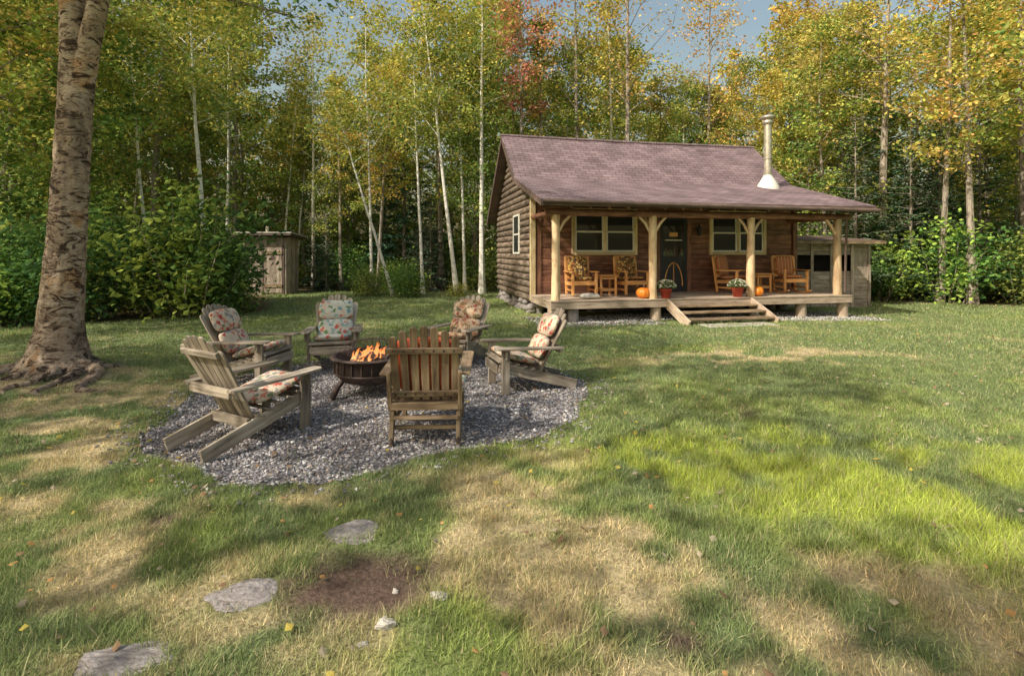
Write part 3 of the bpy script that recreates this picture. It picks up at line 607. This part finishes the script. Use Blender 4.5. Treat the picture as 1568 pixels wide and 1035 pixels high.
for u in(3.50,4.98):
    M=Matrix.Translation((u,1.84,2.28)); mb.lathe([(.02,-.14),(.055,-.10),(.07,.08),(.08,.09),(.02,.16),(.01,.2)],M_BLACK,M,10); mb.abox(u-.02,u+.02,1.84,1.95,2.30,2.34,M_BLACK)
mb.obj('wall_lanterns',cabin)
mb=MB(); M=Matrix.Translation((7.63,2.30,0)); zb=rz(2.3)
mb.lathe([(.34,zb-.14),(.33,zb-.0),(.20,zb+.22),(.135,zb+.33),(.135,zb+.36)],M_WHITE,M,20)
mb.lathe([(.115,zb+.2),(.115,5.62)],M_METAL,M,20); mb.lathe([(.135,4.55),(.135,4.6)],M_METAL,M,20); mb.lathe([(.115,5.62),(.16,5.64),(.16,5.74),(.12,5.75),(.12,5.80),(.22,5.81),(.20,5.88),(.02,5.90)],M_METAL,M,20)
mb.obj('chimney_pipe',cabin)
# ---------------------------------------------------------------- woodshed
shed=empty('wood_shed',Matrix.Translation(cab(8.45,2.7,-.18))@Matrix.Rotation(CA-rad(4),4,'Z'))
mb=MB(); SW=3.15
z=.05
while z<2.12:
    if not(1.15<z<1.75): mb.box(Matrix.Translation((SW/2,0,z+.06)),(SW,.03,.125),M_OUT)
    mb.box(Matrix.Translation((SW,1.1,z+.06)),(.03,2.2,.125),M_OUT)
    mb.box(Matrix.Translation((SW/2,2.2,z+.06)),(SW,.03,.125),M_OUT); z+=.132
for x_ in(0.05,1.05,1.75,2.5,3.12): mb.abox(x_-.05,x_+.05,-.05,-.017,0,2.15,M_OUT)
mb.abox(2.5,3.15,-.016,.012,1.1,1.9,M_OUT)
mb.obj('shed_walls',shed,bevel=.004)
mb=MB(); mb.abox(.05,SW-.05,.7,.75,.2,2.0,M_DARK)  # dark sheet standing for the shade behind the firewood
for i in range(60): mb.tube([(random.uniform(.1,2.4),.12,.7+random.random()*.45),(random.uniform(.1,2.4),.6,.75+random.random()*.4)],[.06,.06],M_GREY2,7)
mb.obj('shed_firewood',shed)
mb=MB(); mb.beam((SW/2+.0,-.35,2.20),(SW/2,2.5,2.46),SW+.5,.05,M_DARKW,(1,0,0)); mb.beam((-.25,-.37,2.17),(SW+.27,-.37,2.17),.03,.09,M_GREY2,(0,1,0)); mb.obj('shed_roof',shed)
# ---------------------------------------------------------------- outhouse
OX,OY=-9.85,21.0
oh=empty('outhouse',Matrix.Translation((OX,OY,-.05))@Matrix.Rotation(rad(4),4,'Z')); ow=1.65; od=1.35
mb=MB()
for s_ in range(4):
    M=Matrix.Rotation(s_*math.pi/2,4,'Z'); wd,dp=(ow,od) if s_%2==0 else (od,ow); nb=11 if s_%2==0 else 9
    for i in range(nb):
        x_=-wd/2+wd*(i+.5)/nb; mb.box(M@Matrix.Translation((x_,-dp/2,1.15)),(wd/nb-.008,.03,2.36+random.uniform(-.02,.02)),M_OUT)
mb.abox(-.7,.7,-.6,.6,.05,2.1,M_DARK)
mb.obj('outhouse_walls',oh)
mb=MB(); dx=.32
for i in range(6): mb.abox(dx-.34+i*.115,dx-.232+i*.115,-od/2-.045,-od/2-.018,.12,1.95,M_OUT)
for z_ in(.4,1.7): mb.abox(dx-.34,dx+.35,-od/2-.07,-od/2-.046,z_-.06,z_+.06,M_GREY2)
for x_ in(-.38,.39): mb.abox(dx+x_-.03,dx+x_+.03,-od/2-.04,-od/2-.016,.05,2.02,M_DARKW)
mb.lathe([(.001,0),(.09,.0)],M_DARKW,Matrix.Translation((dx,-od/2-.05,1.5))@Matrix.Rotation(rad(90),4,'X'),14)
mb.obj('outhouse_door',oh)
mb=MB(); mb.beam((0,-1.0,2.50),(0,1.0,2.38),2.25,.05,M_CONC,(1,0,0)); mb.beam((0,-.99,2.43),(0,.99,2.31),2.18,.08,M_DARKW,(1,0,0)); mb.obj('outhouse_roof',oh)
mb=MB(); mb.tube([(-.3,.3,2.2),(-.3,.3,2.8)],[.06,.06],M_METAL,12); mb.obj('outhouse_vent',oh)
# ---------------------------------------------------------------- adirondack chairs
def adirondack(name,loc,th,wm,fab,backc=True,sc_=1.0):
    mb=MB(); w2=.27
    for s_ in(-1,1):
        mb.beam((s_*w2,.40,.33),(s_*w2,-.62,.045),.03,.125,wm)
        mb.beam((s_*(w2+.035),.33,0),(s_*(w2+.035),.33,.545),.035,.10,wm)
        mb.slat((s_*(w2+.06),-.42,.53),(0,1,.035),(1,0,0),.10,.90,.024,wm,.15)
        mb.beam((s_*(w2+.06),.33,.43),(s_*(w2+.06),.33,.53),.02,.06,wm,(0,1,0))
    mb.beam((-.30,-.40,.50),(.30,-.40,.50),.03,.08,wm,(0,1,0))
    mb.beam((-.27,-.22,.20),(.27,-.22,.20),.03,.09,wm,(0,1,0))
    mb.beam((-.27,.42,.30),(.27,.42,.30),.022,.11,wm,(0,1,0))
    for i in range(6):
        t=i/5; y_=.38-.50*t; z_=.40-.15*t; mb.beam((-.30,y_,z_),(.30,y_,z_),.078,.02,wm,(0,1,-.28))
    rec=rad(27)
    for i in range(7):
        k=(i-3); fan=k*.030; x0=k*.068
        mb.slat((x0,-.13,.19),(fan,-math.sin(rec),math.cos(rec)),(1,0,0),.062,.90-.014*k*k+random.uniform(-.01,.01),.018,wm,.085)
    for h in(.72,):
        y_=-.13-math.sin(rec)*h-.03; z_=.19+math.cos(rec)*h; mb.beam((-.27,y_,z_),(.27,y_,z_),.03,.05,wm,(0,1,.4))
    if fab:
        mb.cushion(Matrix.Translation((0,.13,.415))@Matrix.Rotation(rad(16),4,'X'),(.52,.54,.11),fab)
        if backc:
            for h,l in((.33,.30),(.63,.30)):
                mb.cushion(Matrix.Translation((0,-.13-math.sin(rec)*h+.07,.22+math.cos(rec)*h))@Matrix.Rotation(rad(90)+rec,4,'X'),(.50,l,.12),fab)
    x,y=loc; o=mb.obj(name,None,Matrix.Translation((x,y,float(gz(x,y))+.012))@Matrix.Rotation(rad(th),4,'Z')@Matrix.Scale(sc_,4),bevel=.004); return o
adirondack('adirondack_chair',(-2.40,4.75),-30,M_GREY,F_RED,False,1.0)
adirondack('adirondack_chair',(-3.45,6.75),-98,M_GREY,F_RED,True,1.02)
adirondack('adirondack_chair',(-2.62,7.55),-166,M_GREY,F_BLUE,True,1.02)
adirondack('adirondack_chair',(-.80,7.75),160,M_GREY,F_BROWN,True,1.0)
adirondack('adirondack_chair',(.14,6.45),108,M_GREY,F_RED,True,.98)
mb=MB(); wm=M_GREY2
for s_ in(-1,1):
    mb.tube([(s_*.27,-.40,.02),(s_*.27,-.28,.22),(s_*.27,-.14,.42)],[.02]*3,M_IRON,8)
    mb.beam((s_*.27,-.38,.0),(s_*.27,-.32,.34),.035,.05,wm); mb.beam((s_*.27,.34,0),(s_*.27,.30,.56),.035,.06,wm)
    mb.beam((s_*.27,.38,.38),(s_*.27,-.34,.27),.03,.08,wm); mb.beam((s_*.27,-.36,.2),(s_*.27,.34,.12),.025,.04,wm)
    mb.slat((s_*.325,-.36,.57),(0,1,.03),(1,0,0),.085,.80,.024,wm,.11)
    mb.beam((s_*.285,-.34,.28),(s_*.285,-.40,.60),.03,.05,wm)
mb.beam((-.27,-.37,.22),(.27,-.37,.22),.04,.025,wm,(0,1,0)); mb.beam((-.27,-.36,.31),(.27,-.36,.31),.06,.025,wm,(0,0,1)); mb.beam((-.27,-.3,.12),(.27,-.3,.12),.03,.03,wm,(0,0,1))
for i in range(6): mb.beam((-.27,.36-.11*i,.40-.017*i),(.27,.36-.11*i,.40-.017*i),.085,.02,wm,(0,1,0))
rec=rad(17)
for i in range(7):
    k=i-3; mb.slat((k*.080,-.27,.34),(k*.006,-math.sin(rec),math.cos(rec)),(1,0,0),.062,.665-.010*k*k,.018,wm,.064)
for h in(.06,.45): mb.beam((-.31,-.27-math.sin(rec)*h-.022,.34+math.cos(rec)*h),(.31,-.27-math.sin(rec)*h-.022,.34+math.cos(rec)*h),.05,.024,wm,(0,-math.sin(rec),math.cos(rec)))
for k in range(-3,4):
    for h in(.06,.45): mb.lathe([(.001,.0),(.009,0),(.009,.006)],M_IRON,Matrix.Translation((k*.08,-.27-math.sin(rec)*h-.044,.34+math.cos(rec)*h))@Matrix.Rotation(rad(90),4,'X'),8)
mb.cushion(Matrix.Translation((0,-.288,.63))@Matrix.Rotation(rad(90)+rec,4,'X'),(.54,.50,.10),F_ORG)
mb.cushion(Matrix.Translation((0,.06,.43))@Matrix.Rotation(rad(9),4,'X'),(.64,.60,.10),F_BLUE)
mb.obj('slatted_patio_chair',None,Matrix.Translation((-.77,4.80,float(gz(-.77,4.80))+.012))@Matrix.Rotation(rad(3),4,'Z')@Matrix.Scale(1.06,4),bevel=.004)
# ---------------------------------------------------------------- fire pit
fp=empty('fire_pit',Matrix.Translation((-1.68,6.15,float(gz(-1.68,6.15))+.01)))
mb=MB(); mb.lathe([(.02,.12),(.2,.13),(.35,.18),(.43,.26),(.43,.44),(.485,.445),(.485,.465),(.42,.465),(.415,.30),(.3,.21),(.02,.18)],M_IRON,Matrix(),40)
mb.lathe([(.438,.27),(.448,.275),(.438,.285)],M_IRON,Matrix(),40)
for i in range(24):
    t=i/24*6.283; mb.tube([(.434*math.cos(t),.434*math.sin(t),.28),(.442*math.cos(t),.442*math.sin(t),.36),(.434*math.cos(t),.434*math.sin(t),.44)],[.008]*3,M_IRON,6)
mb.obj('fire_bowl',fp)
mb=MB()
for t in(.6,2.3,3.75,5.45):
    c_,s_=math.cos(t),math.sin(t); mb.tube([(.30*c_,.30*s_,.24),(.40*c_,.40*s_,.14),(.48*c_,.48*s_,.0)],[.035,.035,.045],M_IRON,8)
mb.obj('fire_pit_legs',fp)
mb=MB()
for i in range(13):
    t=rad(10+i*13.5); mb.tube([(.42*math.cos(t)*math.cos(p),.42*math.sin(t)*math.cos(p),.465+.18*math.sin(p)) for p in np.linspace(0,1.5,7)],[.003]*7,M_IRON,4)
for p in np.linspace(0.1,1.3,8): mb.tube([(.42*math.cos(t)*math.cos(p),.42*math.sin(t)*math.cos(p),.465+.18*math.sin(p)) for t in np.linspace(.15,3.0,16)],[.003]*16,M_IRON,4)
mb.obj('spark_screen',fp)
mb=MB()
for i in range(7):
    a=i*.9; mb.tube([(.28*math.cos(a),.28*math.sin(a),.36),(0,0,.44),(-.2*math.cos(a+.3),-.2*math.sin(a+.3),.42)],[.045,.05,.04],M_DARKW,8,.1)
mb.obj('fire_logs',fp)
q=Q(); r=np.random.default_rng(4)
for i in range(50):
    a=r.uniform(0,6.28); rr=.24*math.sqrt(r.random()); b0=np.array([rr*math.cos(a)-.05,rr*math.sin(a),.40]); H_=r.uniform(.06,.28)*(1.15-rr/.3); k=9; t=np.linspace(0,1,k)
    P=b0+np.stack([np.cumsum(r.normal(0,.012,k))+.05*t,np.cumsum(r.normal(0,.012,k)),t*H_],1); wd=.026*np.sin(np.pi*(t*.85+.15))*r.uniform(.4,1.2); az=r.uniform(0,3.14); d_=np.array([math.cos(az),math.sin(az),0])
    V=np.stack([P-d_*wd[:,None],P+d_*wd[:,None]],1).reshape(-1,3); F=np.array([[2*j,2*j+1,2*j+3,2*j+2] for j in range(k-1)])
    C=np.stack([np.full(k,1.),.60-.40*t,.22-.19*t],1); q.add(V,F,0,np.repeat(C,2,axis=0))
link('flames',q.mesh('flames',[M_FIRE])).parent=fp
# ---------------------------------------------------------------- porch furniture
def porch_chair(name,u,v,th,fab,rocker=False):
    mb=MB(); P_=M_PINE
    for s_ in(-1,1):
        x_=s_*.31
        mb.beam((x_,.30,.04),(x_,.30,.62),.06,.06,P_); mb.beam((x_,-.28,.04),(x_,-.42,1.02),.06,.05,P_)
        mb.slat((x_+s_*.02,-.36,.64),(0,1,0),(1,0,0),.09,.76,.03,P_); mb.beam((x_,.3,.34),(x_,-.3,.32),.04,.09,P_); mb.beam((x_,.3,.16),(x_,-.3,.16),.03,.05,P_)
        if rocker: mb.tube([(x_,-.58,.10),(x_,-.3,.03),(x_,0,.012),(x_,.3,.03),(x_,.5,.09)],[.024]*5,P_,8)
    mb.beam((-.3,.32,.35),(.3,.32,.35),.03,.10,P_,(0,1,0))
    for i in range(6): mb.beam((-.29,.27-.1*i,.39-.01*i),(.29,.27-.1*i,.39-.01*i),.07,.02,P_,(0,1,0))
    mb.beam((-.31,-.425,1.0),(.31,-.425,1.0),.03,.10,P_,(0,1,0)); mb.beam((-.31,-.33,.48),(.31,-.33,.48),.03,.08,P_,(0,1,0))
    for k in range(-3,4): mb.beam((k*.08,-.33,.46),(k*.08,-.42,1.06-.008*k*k),.055,.018,P_)
    mb.cushion(Matrix.Translation((0,.02,.45))@Matrix.Rotation(rad(4),4,'X'),(.56,.54,.11),fab)
    mb.cushion(Matrix.Translation((0,-.30,.76))@Matrix.Rotation(rad(98),4,'X'),(.54,.56,.11),fab)
    return mb.obj(name,None,CABM@Matrix.Translation((u,v,DZ+.002))@Matrix.Rotation(rad(th),4,'Z'),bevel=.004)
porch_chair('porch_armchair',1.12,1.15,160+18,F_GOLD); porch_chair('porch_armchair',2.52,1.1,182,F_GOLD)
porch_chair('porch_armchair',5.62,1.2,205,F_STR); porch_chair('porch_rocking_chair',7.40,1.1,168,F_STR,True)
def side_table(u,v):
    mb=MB()
    for a in(-.2,.2):
        for b_ in(-.2,.2): mb.beam((a,b_,0),(a,b_,.52),.05,.05,M_PINE)
    for i in range(5): mb.beam((-.27,-.22+.11*i,.535),(.27,-.22+.11*i,.535),.10,.025,M_PINE,(0,1,0))
    for z_ in(.47,.16):
        for b_ in(-.2,.2): mb.beam((-.2,b_,z_),(.2,b_,z_),.03,.07,M_PINE,(0,1,0)); mb.beam((b_,-.2,z_),(b_,.2,z_),.03,.07,M_PINE,(1,0,0))
    mb.obj('side_table',None,CABM@Matrix.Translation((u,v,DZ+.002)),bevel=.004)
side_table(1.82,1.2); side_table(6.55,1.3)
def pumpkin(u,v,R):
    mb=MB(); pr=[(R*max(.01,math.cos(p))**.8,R*.78*(1+math.sin(p))) for p in np.linspace(-1.5,1.5,14)]
    mb.lathe(pr,M_ORANGE,Matrix(),60,.09,10); mb.tube([(0,0,R*1.5),(.01,0,R*1.7),(.04,.01,R*1.9)],[.03,.018,.02],M_GREY2,8); mb.obj('pumpkin',None,CABM@Matrix.Translation((u,v,DZ)))
pumpkin(2.42,.22,.17); pumpkin(5.62,.20,.165)
def mum(u,v,z,R):
    e=empty('potted_mum',CABM@Matrix.Translation((u,v,z))); mb=MB(); mb.lathe([(.001,.0),(.10,0),(.14,.2),(.155,.2),(.155,.235),(.13,.235),(.12,.18),(.001,.18)],M_TERRA,Matrix(),20); mb.obj('pot',e)
    q=Q(); r=np.random.default_rng(int(u*100)); n=900; D=r.normal(size=(n,3)); D/=np.linalg.norm(D,axis=1)[:,None]; D[:,2]=np.abs(D[:,2])*.75-.1*r.random(n); D*=R*(.85+.2*r.random((n,1)))
    C=D+np.array([0,0,.27]); q.leaves(C,.05,np.array([.12,.19,.05])*r.uniform(.6,1.4,(n,1)),0,r)
    n=300; D=r.normal(size=(n,3)); D/=np.linalg.norm(D,axis=1)[:,None]; D[:,2]=np.abs(D[:,2])*.75; C=D*R*1.04+np.array([0,0,.28]); q.leaves(C,.04,np.array([.75,.72,.58])*r.uniform(.8,1.1,(n,1)),0,r,flat=1,aspect=1)
    link('flowers',q.mesh('flowers',[M_LEAF])).parent=e
mum(2.98,.12,DZ,.24); mum(4.98,.10,DZ,.23)
mb=MB(); mb.cushion(Matrix.Translation((1.05,.35,DZ+.07)),(.5,.3,.14),M_PALE,.3); mb.obj('boot_tray',None,CABM)
# ---------------------------------------------------------------- foreground birch
bt=empty('yellow_birch_tree')
def bigtree():
    r=np.random.default_rng(12); nr=200; ns=80; bx,by=-5.95,6.72
    z=np.linspace(-.15,4.75,nr); t=np.linspace(0,2*np.pi,ns,endpoint=False); Z,T=np.meshgrid(z,t,indexing='ij')
    R=.205-.005*Z; hh=np.maximum(Z+.1,0)
    roots=[(-.35,1.5),(-1.25,1.2),(2.9,1.5),(3.7,1.1),(.6,.8),(1.9,.8),(4.55,.7)]
    flare=.11*np.exp(-hh*2.2)
    for a,s_ in roots: flare=flare+s_*.42*np.exp(-hh*5.5)*np.exp(4.5*(np.cos(T-a)-1)*2)+ .06*s_*np.exp(-hh*1.4)*np.exp(3*(np.cos(T-a)-1))
    R=R+flare+.03*(fbm(np.cos(T)*1.5+3,Z*1.2+np.sin(T)*1.5,41)-.5)+.034*(fbm(np.cos(T)*4+9,Z*9+np.sin(T)*4,42)-.5)
    R=R*(1-.85*sm(3.6,4.75,Z))
    cx=bx+.02*np.sin(Z)+.018*Z+.0105*Z**2; cy=by+.01*Z
    V=np.stack([cx+R*np.cos(T),cy+R*np.sin(T),Z],-1).reshape(-1,3); i=np.arange(nr-1)[:,None]; k=np.arange(ns)[None]
    F=np.stack([i*ns+k,i*ns+(k+1)%ns,(i+1)*ns+(k+1)%ns,(i+1)*ns+k],-1).reshape(-1,4)
    o=link('trunk',npmesh('trunk',V,F,4,[M_BARKY],None,None,True)); o.parent=bt
    c36=bx+.02*math.sin(3.4)+.018*3.4+.0105*3.4**2; tx,ty=c36,by+.04; q=Q()
    def limb(P,R,n=14,wob=0):
        P=np.array(P); tt=np.linspace(0,1,len(P)); ts=np.linspace(0,1,40); PP=np.stack([np.interp(ts,tt,P[:,j]) for j in range(3)],1)
        for _ in range(5): PP[1:-1]=(PP[:-2]+PP[1:-1]*2+PP[2:])/4
        RR=np.interp(ts,tt,R); RR=RR*(1+wob*r.normal(0,1,40)); q.tube(PP,RR,0,n); return PP
    l1=limb([(tx,ty,2.9),(tx-.01,ty,3.6),(tx+.0,ty,4.3),(tx-.02,ty,5.0),(tx-.12,ty,5.8),(tx-.35,ty+.3,7.5),(tx-.5,ty,10.5)],[.15,.175,.16,.145,.13,.10,.03],24,.015); l2=limb([(tx+.02,ty-.02,2.9),(tx+.05,ty,3.6),(tx+.17,ty,4.3),(tx+.37,ty-.05,5.0),(tx+.55,ty-.1,5.8),(tx+.95,ty-.3,8),(tx+1.1,ty,11)],[.12,.15,.125,.11,.10,.08,.03],24,.015)
    L3=[limb([(tx+.4,ty,5.1),(tx+1.2,ty-.2,5.45),(tx+2.2,ty-.3,5.55),(tx+3.4,ty+.0,5.35)],[.06,.045,.03,.012],8),
        limb([(tx+.55,ty,6.0),(tx+1.4,ty+.8,6.1),(tx+2.8,ty+1.4,5.9)],[.05,.035,.012],8),
        limb([(tx+.5,ty,5.3),(tx+1.4,ty+.5,5.35),(tx+2.4,ty+.9,5.2)],[.04,.03,.012],8),
        limb([(tx-.1,ty,5.2),(tx-1.1,ty-.1,5.6),(tx-2.3,ty+.3,5.5)],[.05,.04,.012],8),
        limb([(tx-.1,ty,5.4),(tx-.7,ty+1,5.9),(tx-1.4,ty+2,5.8)],[.05,.04,.012],8),
        limb([(tx+.4,ty,5.4),(tx+.9,ty-.9,5.7),(tx+1.5,ty-1.6,5.6)],[.05,.04,.012],8)]
    q2=Q()
    for i_ in range(10):
        s0=(l1 if i_%2 else l2)[r.integers(22,39)]; a=r.uniform(0,6.28); Lh=r.uniform(1.2,2.6); e1=s0+np.array([math.cos(a)*Lh,math.sin(a)*Lh,r.uniform(.1,1.0)]); L3.append(limb([tuple(s0),tuple((s0+e1)/2+[0,0,.15]),tuple(e1)],[.05,.03,.01],6))
    for PP in L3:
        for c in PP[12::3]:
            for _ in range(3):
                e1=c+r.normal(0,.33,3)*np.array([1,1,.55]); q.tube(np.array([c,e1]),np.array([.008,.004]),0,4); n=int(r.integers(12,28)); C=e1+r.normal(0,.16,(n,3))*np.array([1,1,.7]); base=pick(r,1,[GRN,YG,YEL],[4,4,1.2])[0]
                q2.leaves(C,.085,base*r.uniform(.7,1.3,(n,1)),0,r)
    link('limbs',q.mesh('limbs',[M_BARKY,M_LEAF])).parent=bt; link('foliage',q2.mesh('foliage',[M_LEAF])).parent=bt
    mb=MB()
    for a,l,r0 in((-.45,1.5,.11),(-1.15,1.0,.10),(2.85,1.4,.11),(3.7,.9,.10),(.35,.7,.09),(-.8,1.25,.10),(4.4,.7,.09)):
        P=[];n_=14
        for i_ in range(n_):
            s_=.15+l*i_/(n_-1); aa=a+.25*math.sin(i_*.6+a); x_=bx+math.cos(aa)*s_; y_=by+math.sin(aa)*s_; P.append((x_,y_,float(gz(x_,y_))+.06-.10*i_/(n_-1)+.012*math.sin(i_*1.6+a)))
        mb.tube(P,[r0*(1-.8*i_/(n_-1)) for i_ in range(n_)],M_BARKY,12,.05)
    mb.obj('surface_roots',bt)
bigtree()
# ---------------------------------------------------------------- forest
def dec(*a,**k): return deciduous('t',*a,raw=True,**k)
T=[dec(14,.13,.20,34,22,.18,1.7,[GRN,YG,YEL],[4,4,.8],101,M_BARKD),
   dec(16,.15,.25,34,22,.18,1.9,[GRN,YG,YEL],[3,4,1.5],102,M_BARKD),
   dec(13,.10,.22,30,22,.17,1.4,[GRN,YG,DG],[5,3,1],103,M_BARKB),
   dec(15,.14,.35,28,20,.18,1.9,[YEL,YG,ORG],[3,4,1.2],104,M_BARKD),
   dec(12,.10,.12,34,24,.17,1.6,[GRN,DG,YG],[5,1.5,3],105,M_BARKD),
   dec(15,.12,.45,24,20,.17,1.5,[YG,YEL,GRN],[4,1.5,3],106,M_BARKB)]
TF=[dec(14,.13,.12,30,13,.27,2.0,[GRN,YG,YEL],[4,4,1],111,M_BARKD),
    dec(16,.15,.15,30,13,.27,2.1,[YG,YEL,ORG,GRN],[4,2,1,2],112,M_BARKD),
    dec(15,.13,.12,30,13,.26,1.9,[GRN,DG,YG],[4,1.5,4],113,M_BARKD)]
CN=[conifer('fir_a',9,.11,201),conifer('fir_b',12,.14,202),conifer('fir_c',5.5,.07,203,.8)]
SH=[shrub('a',1.1,1.7,2800,.12,[GRN,YG,DG],[5,3,1],301),shrub('b',1.3,2.3,3200,.13,[GRN,DG,YG],[4,1.5,3],302),shrub('c',.9,1.1,2000,.10,[GRN,YG,YEL],[4,4,1],303)]
SHF=[shrub('d',1.5,2.8,1500,.22,[GRN,DG,YG],[4,1,3],304)]
MATS=[M_BARKD,M_BARKB,M_LEAF,M_NEEDLE]
r=np.random.default_rng(77)
FQ=Q(); UQ=Q()
def put(q,tp,x,y,s=1,lean=(0,0),tint=None):
    V,F,M_,C,bs,lsl=tp; R=np.array((Matrix.Rotation(lean[0],3,'X')@Matrix.Rotation(lean[1],3,'Y')@Matrix.Rotation(r.uniform(0,6.28),3,'Z'))); k=s*r.uniform(.95,1.05)
    V2=(V*k)@R.T+np.array([x,y,float(gz(x,y))-.05]); t=(r.uniform(.75,1.25) if tint is None else tint)*np.array([r.uniform(.82,1.18),1,r.uniform(.85,1.1)])
    q.add(V2.astype(np.float32),F,np.where(M_==0,bs,lsl),(C*t).astype(np.float32))
def single(name,tp,x,y,s):
    q=Q(); put(q,tp,0,0,s); o=link(name,q.mesh(name,MATS)); o.location=(x,y,float(gz(x,y)-gz(0,0)))
def sunlane(x,y,wd=1.9):
    dx,dy=x-OX,y-OY; t=-(dx*.824+dy*.567); p=abs(dx*.567-dy*.824); return 0<t<14 and p<wd
def blocked(x,y,m=0):
    if lawn(x,y)>.5 or sunlane(x,y,2.6): return True
    u,v=uv_of(x,y)
    if -1.5-m<u<13.5 and -2<v<8.6+m: return True
    if y<23.2 and y>3 and -.61<x/y<-.37: return True
    if y<17.5 and -.80<x/y<0: return True
    return False
pts=[]
for k in range(6000):
    d=math.sqrt(r.uniform(11**2,43**2)); x=r.uniform(-1,1)*(d*1.12+2); y=d
    if blocked(x,y,.5): continue
    md=2.15 if d<27 else 2.9
    if any((x-a)**2+(y-b)**2<md*md for a,b in pts): continue
    pts.append((x,y))
    p=r.random(); t_=x/y; right=t_>.62
    if p<(.30 if right else .10): put(FQ,CN[r.integers(0,2) if y>24 or not right else 0],x,y,r.uniform(.75,1.15)); continue
    hmax=.70 if -.49<t_<-.25 else (.80 if .27<t_<.53 else (.84 if -.06<t_<.12 else 1.0))
    if y>30 and hmax<1: hmax*=1.08
    tp=T[r.choice(6,p=[.21,.22,.14,.12,.19,.12])] if y<29 else TF[r.integers(0,3)]
    put(FQ,tp,x,y,r.uniform(.82,1.12)*hmax,(r.normal(0,.03),r.normal(0,.03)))
print('forest',len(pts),FQ.n/4)
for x,y,s,ti in((-11.5,2,.9,0),(-14,7,1.0,1),(-9,-6,.9,5),(-3,-9,.9,3),(-16,1,1.1,1),(15,12,1,0),(17,9,1,1),(19,14,1,4)): put(FQ,T[ti],x,y,s)  # trees out of view; left and rear ones added to shade the lawn
SP=dec(13,.12,.42,20,9,.17,1.8,[GRN,YG,YEL],[3,4,2],131,M_BARKD)
put(FQ,SP,-7.2,-1.0,1.0); put(FQ,SP,-5.2,-3.6,.85); put(FQ,SP,-9.5,.5,1.0)  # unseen thin-leaved trees, added to cast dapples on the foreground
link('forest_trees',FQ.mesh('forest_trees',MATS))
pts=[]
for k in range(5000):
    d=math.sqrt(r.uniform(10.5**2,40**2)); x=r.uniform(-1,1)*(d*1.12+2); y=d
    if lawn(x,y)>.5: continue
    u,v=uv_of(x,y)
    if -1<u<13 and -2<v<8.2: continue
    if y<22.8 and -.61<x/y<-.37: continue
    if sunlane(x,y,1.8) and math.hypot(x-OX,y-OY)<5.5: continue
    md=1.35 if y<26 else 2.2
    if any((x-a)**2+(y-b)**2<md**2 for a,b in pts): continue
    pts.append((x,y))
    if r.random()<.12 and y>15: put(UQ,CN[2],x,y,r.uniform(.5,1))
    elif y>26: put(UQ,SHF[0],x,y,r.uniform(.8,1.4))
    else: put(UQ,SH[r.choice(3,p=[.4,.35,.25])],x,y,r.uniform(.55,1.3)*(1.15 if x<-6 and y<20 else 1))
print('shrubs',len(pts),UQ.n/4)
link('undergrowth',UQ.mesh('undergrowth',MATS))
def birch(px,d,toppx,H,r0,seed,pal=([GRN,YG,YEL],[3,4,1]),bark=M_BARKB,cs=.45,nb=20,per=18,spread=1.3,name='white_birch_tree'):
    x=(px-784)/784*d; dx=(toppx-px)/784*d
    me=deciduous(name,H,r0,cs,nb,per,.14,spread,pal[0],pal[1],seed,bark,lean=(dx,r.uniform(-.5,.5)),bent=.12)
    o=link(name,me); o.location=(x,d,float(gz(x,d))-.05)
birch(318,15.5,286,10,.10,401,cs=.55); birch(603,19.5,520,7.5,.07,402,cs=.6,nb=10,per=10); birch(700,20.5,640,13,.09,403); birch(738,20.7,735,14,.11,404); birch(712,21.5,700,12,.07,405)
birch(235,16,200,9,.07,406,cs=.55); birch(648,20.3,625,11,.07,407); birch(480,24,484,13,.09,408); birch(345,18,350,11,.06,415,cs=.5); birch(430,23.8,455,11,.07,416); birch(570,21.5,560,12,.07,417)
birch(958,22,962,16,.16,409,([ORG,YEL],[3,2]),M_BARKD,.45,24,5,2.0,'bare_maple_tree'); birch(885,22,880,15,.14,410,([YEL,YG],[3,2]),M_BARKD,.4,24,8,1.7,'maple_tree')
birch(800,21.6,795,15,.13,411,([REDC,ORG],[4,2]),M_BARKD,.48,26,16,1.5,'red_maple_tree'); birch(1080,24,1090,14,.13,412,([ORG,YEL,YG],[4,2,.7]),M_BARKD,.45,22,12,1.7,'maple_tree')
birch(1350,21,1350,15,.19,413,([YEL,YG,ORG],[4,3,1]),M_BARKD,.4,30,18,2.6,'maple_tree'); birch(1490,18,1490,14,.13,414,([GRN,YG],[3,2]),M_BARKD,.35,24,16,1.8,'maple_tree')
for px,d,s in((1310,20,.8),(1395,19.5,.8),(1440,20,.95),(1290,22,.85)):
    single('fir_tree',CN[0],(px-784)/784*d,d,s)
for x,y,s,m_ in((-4.0,19,.75,0),(-2.1,19.6,.5,2),(-7.9,14.0,1.0,0),(-9.0,13.4,1.1,1),(-10.4,12.6,1.25,1),(-11.8,11.8,1.25,0),(-9.2,15.2,1.0,1),(-5.6,20,.7,0)):
    single('shrub',SH[m_],x,y,s)
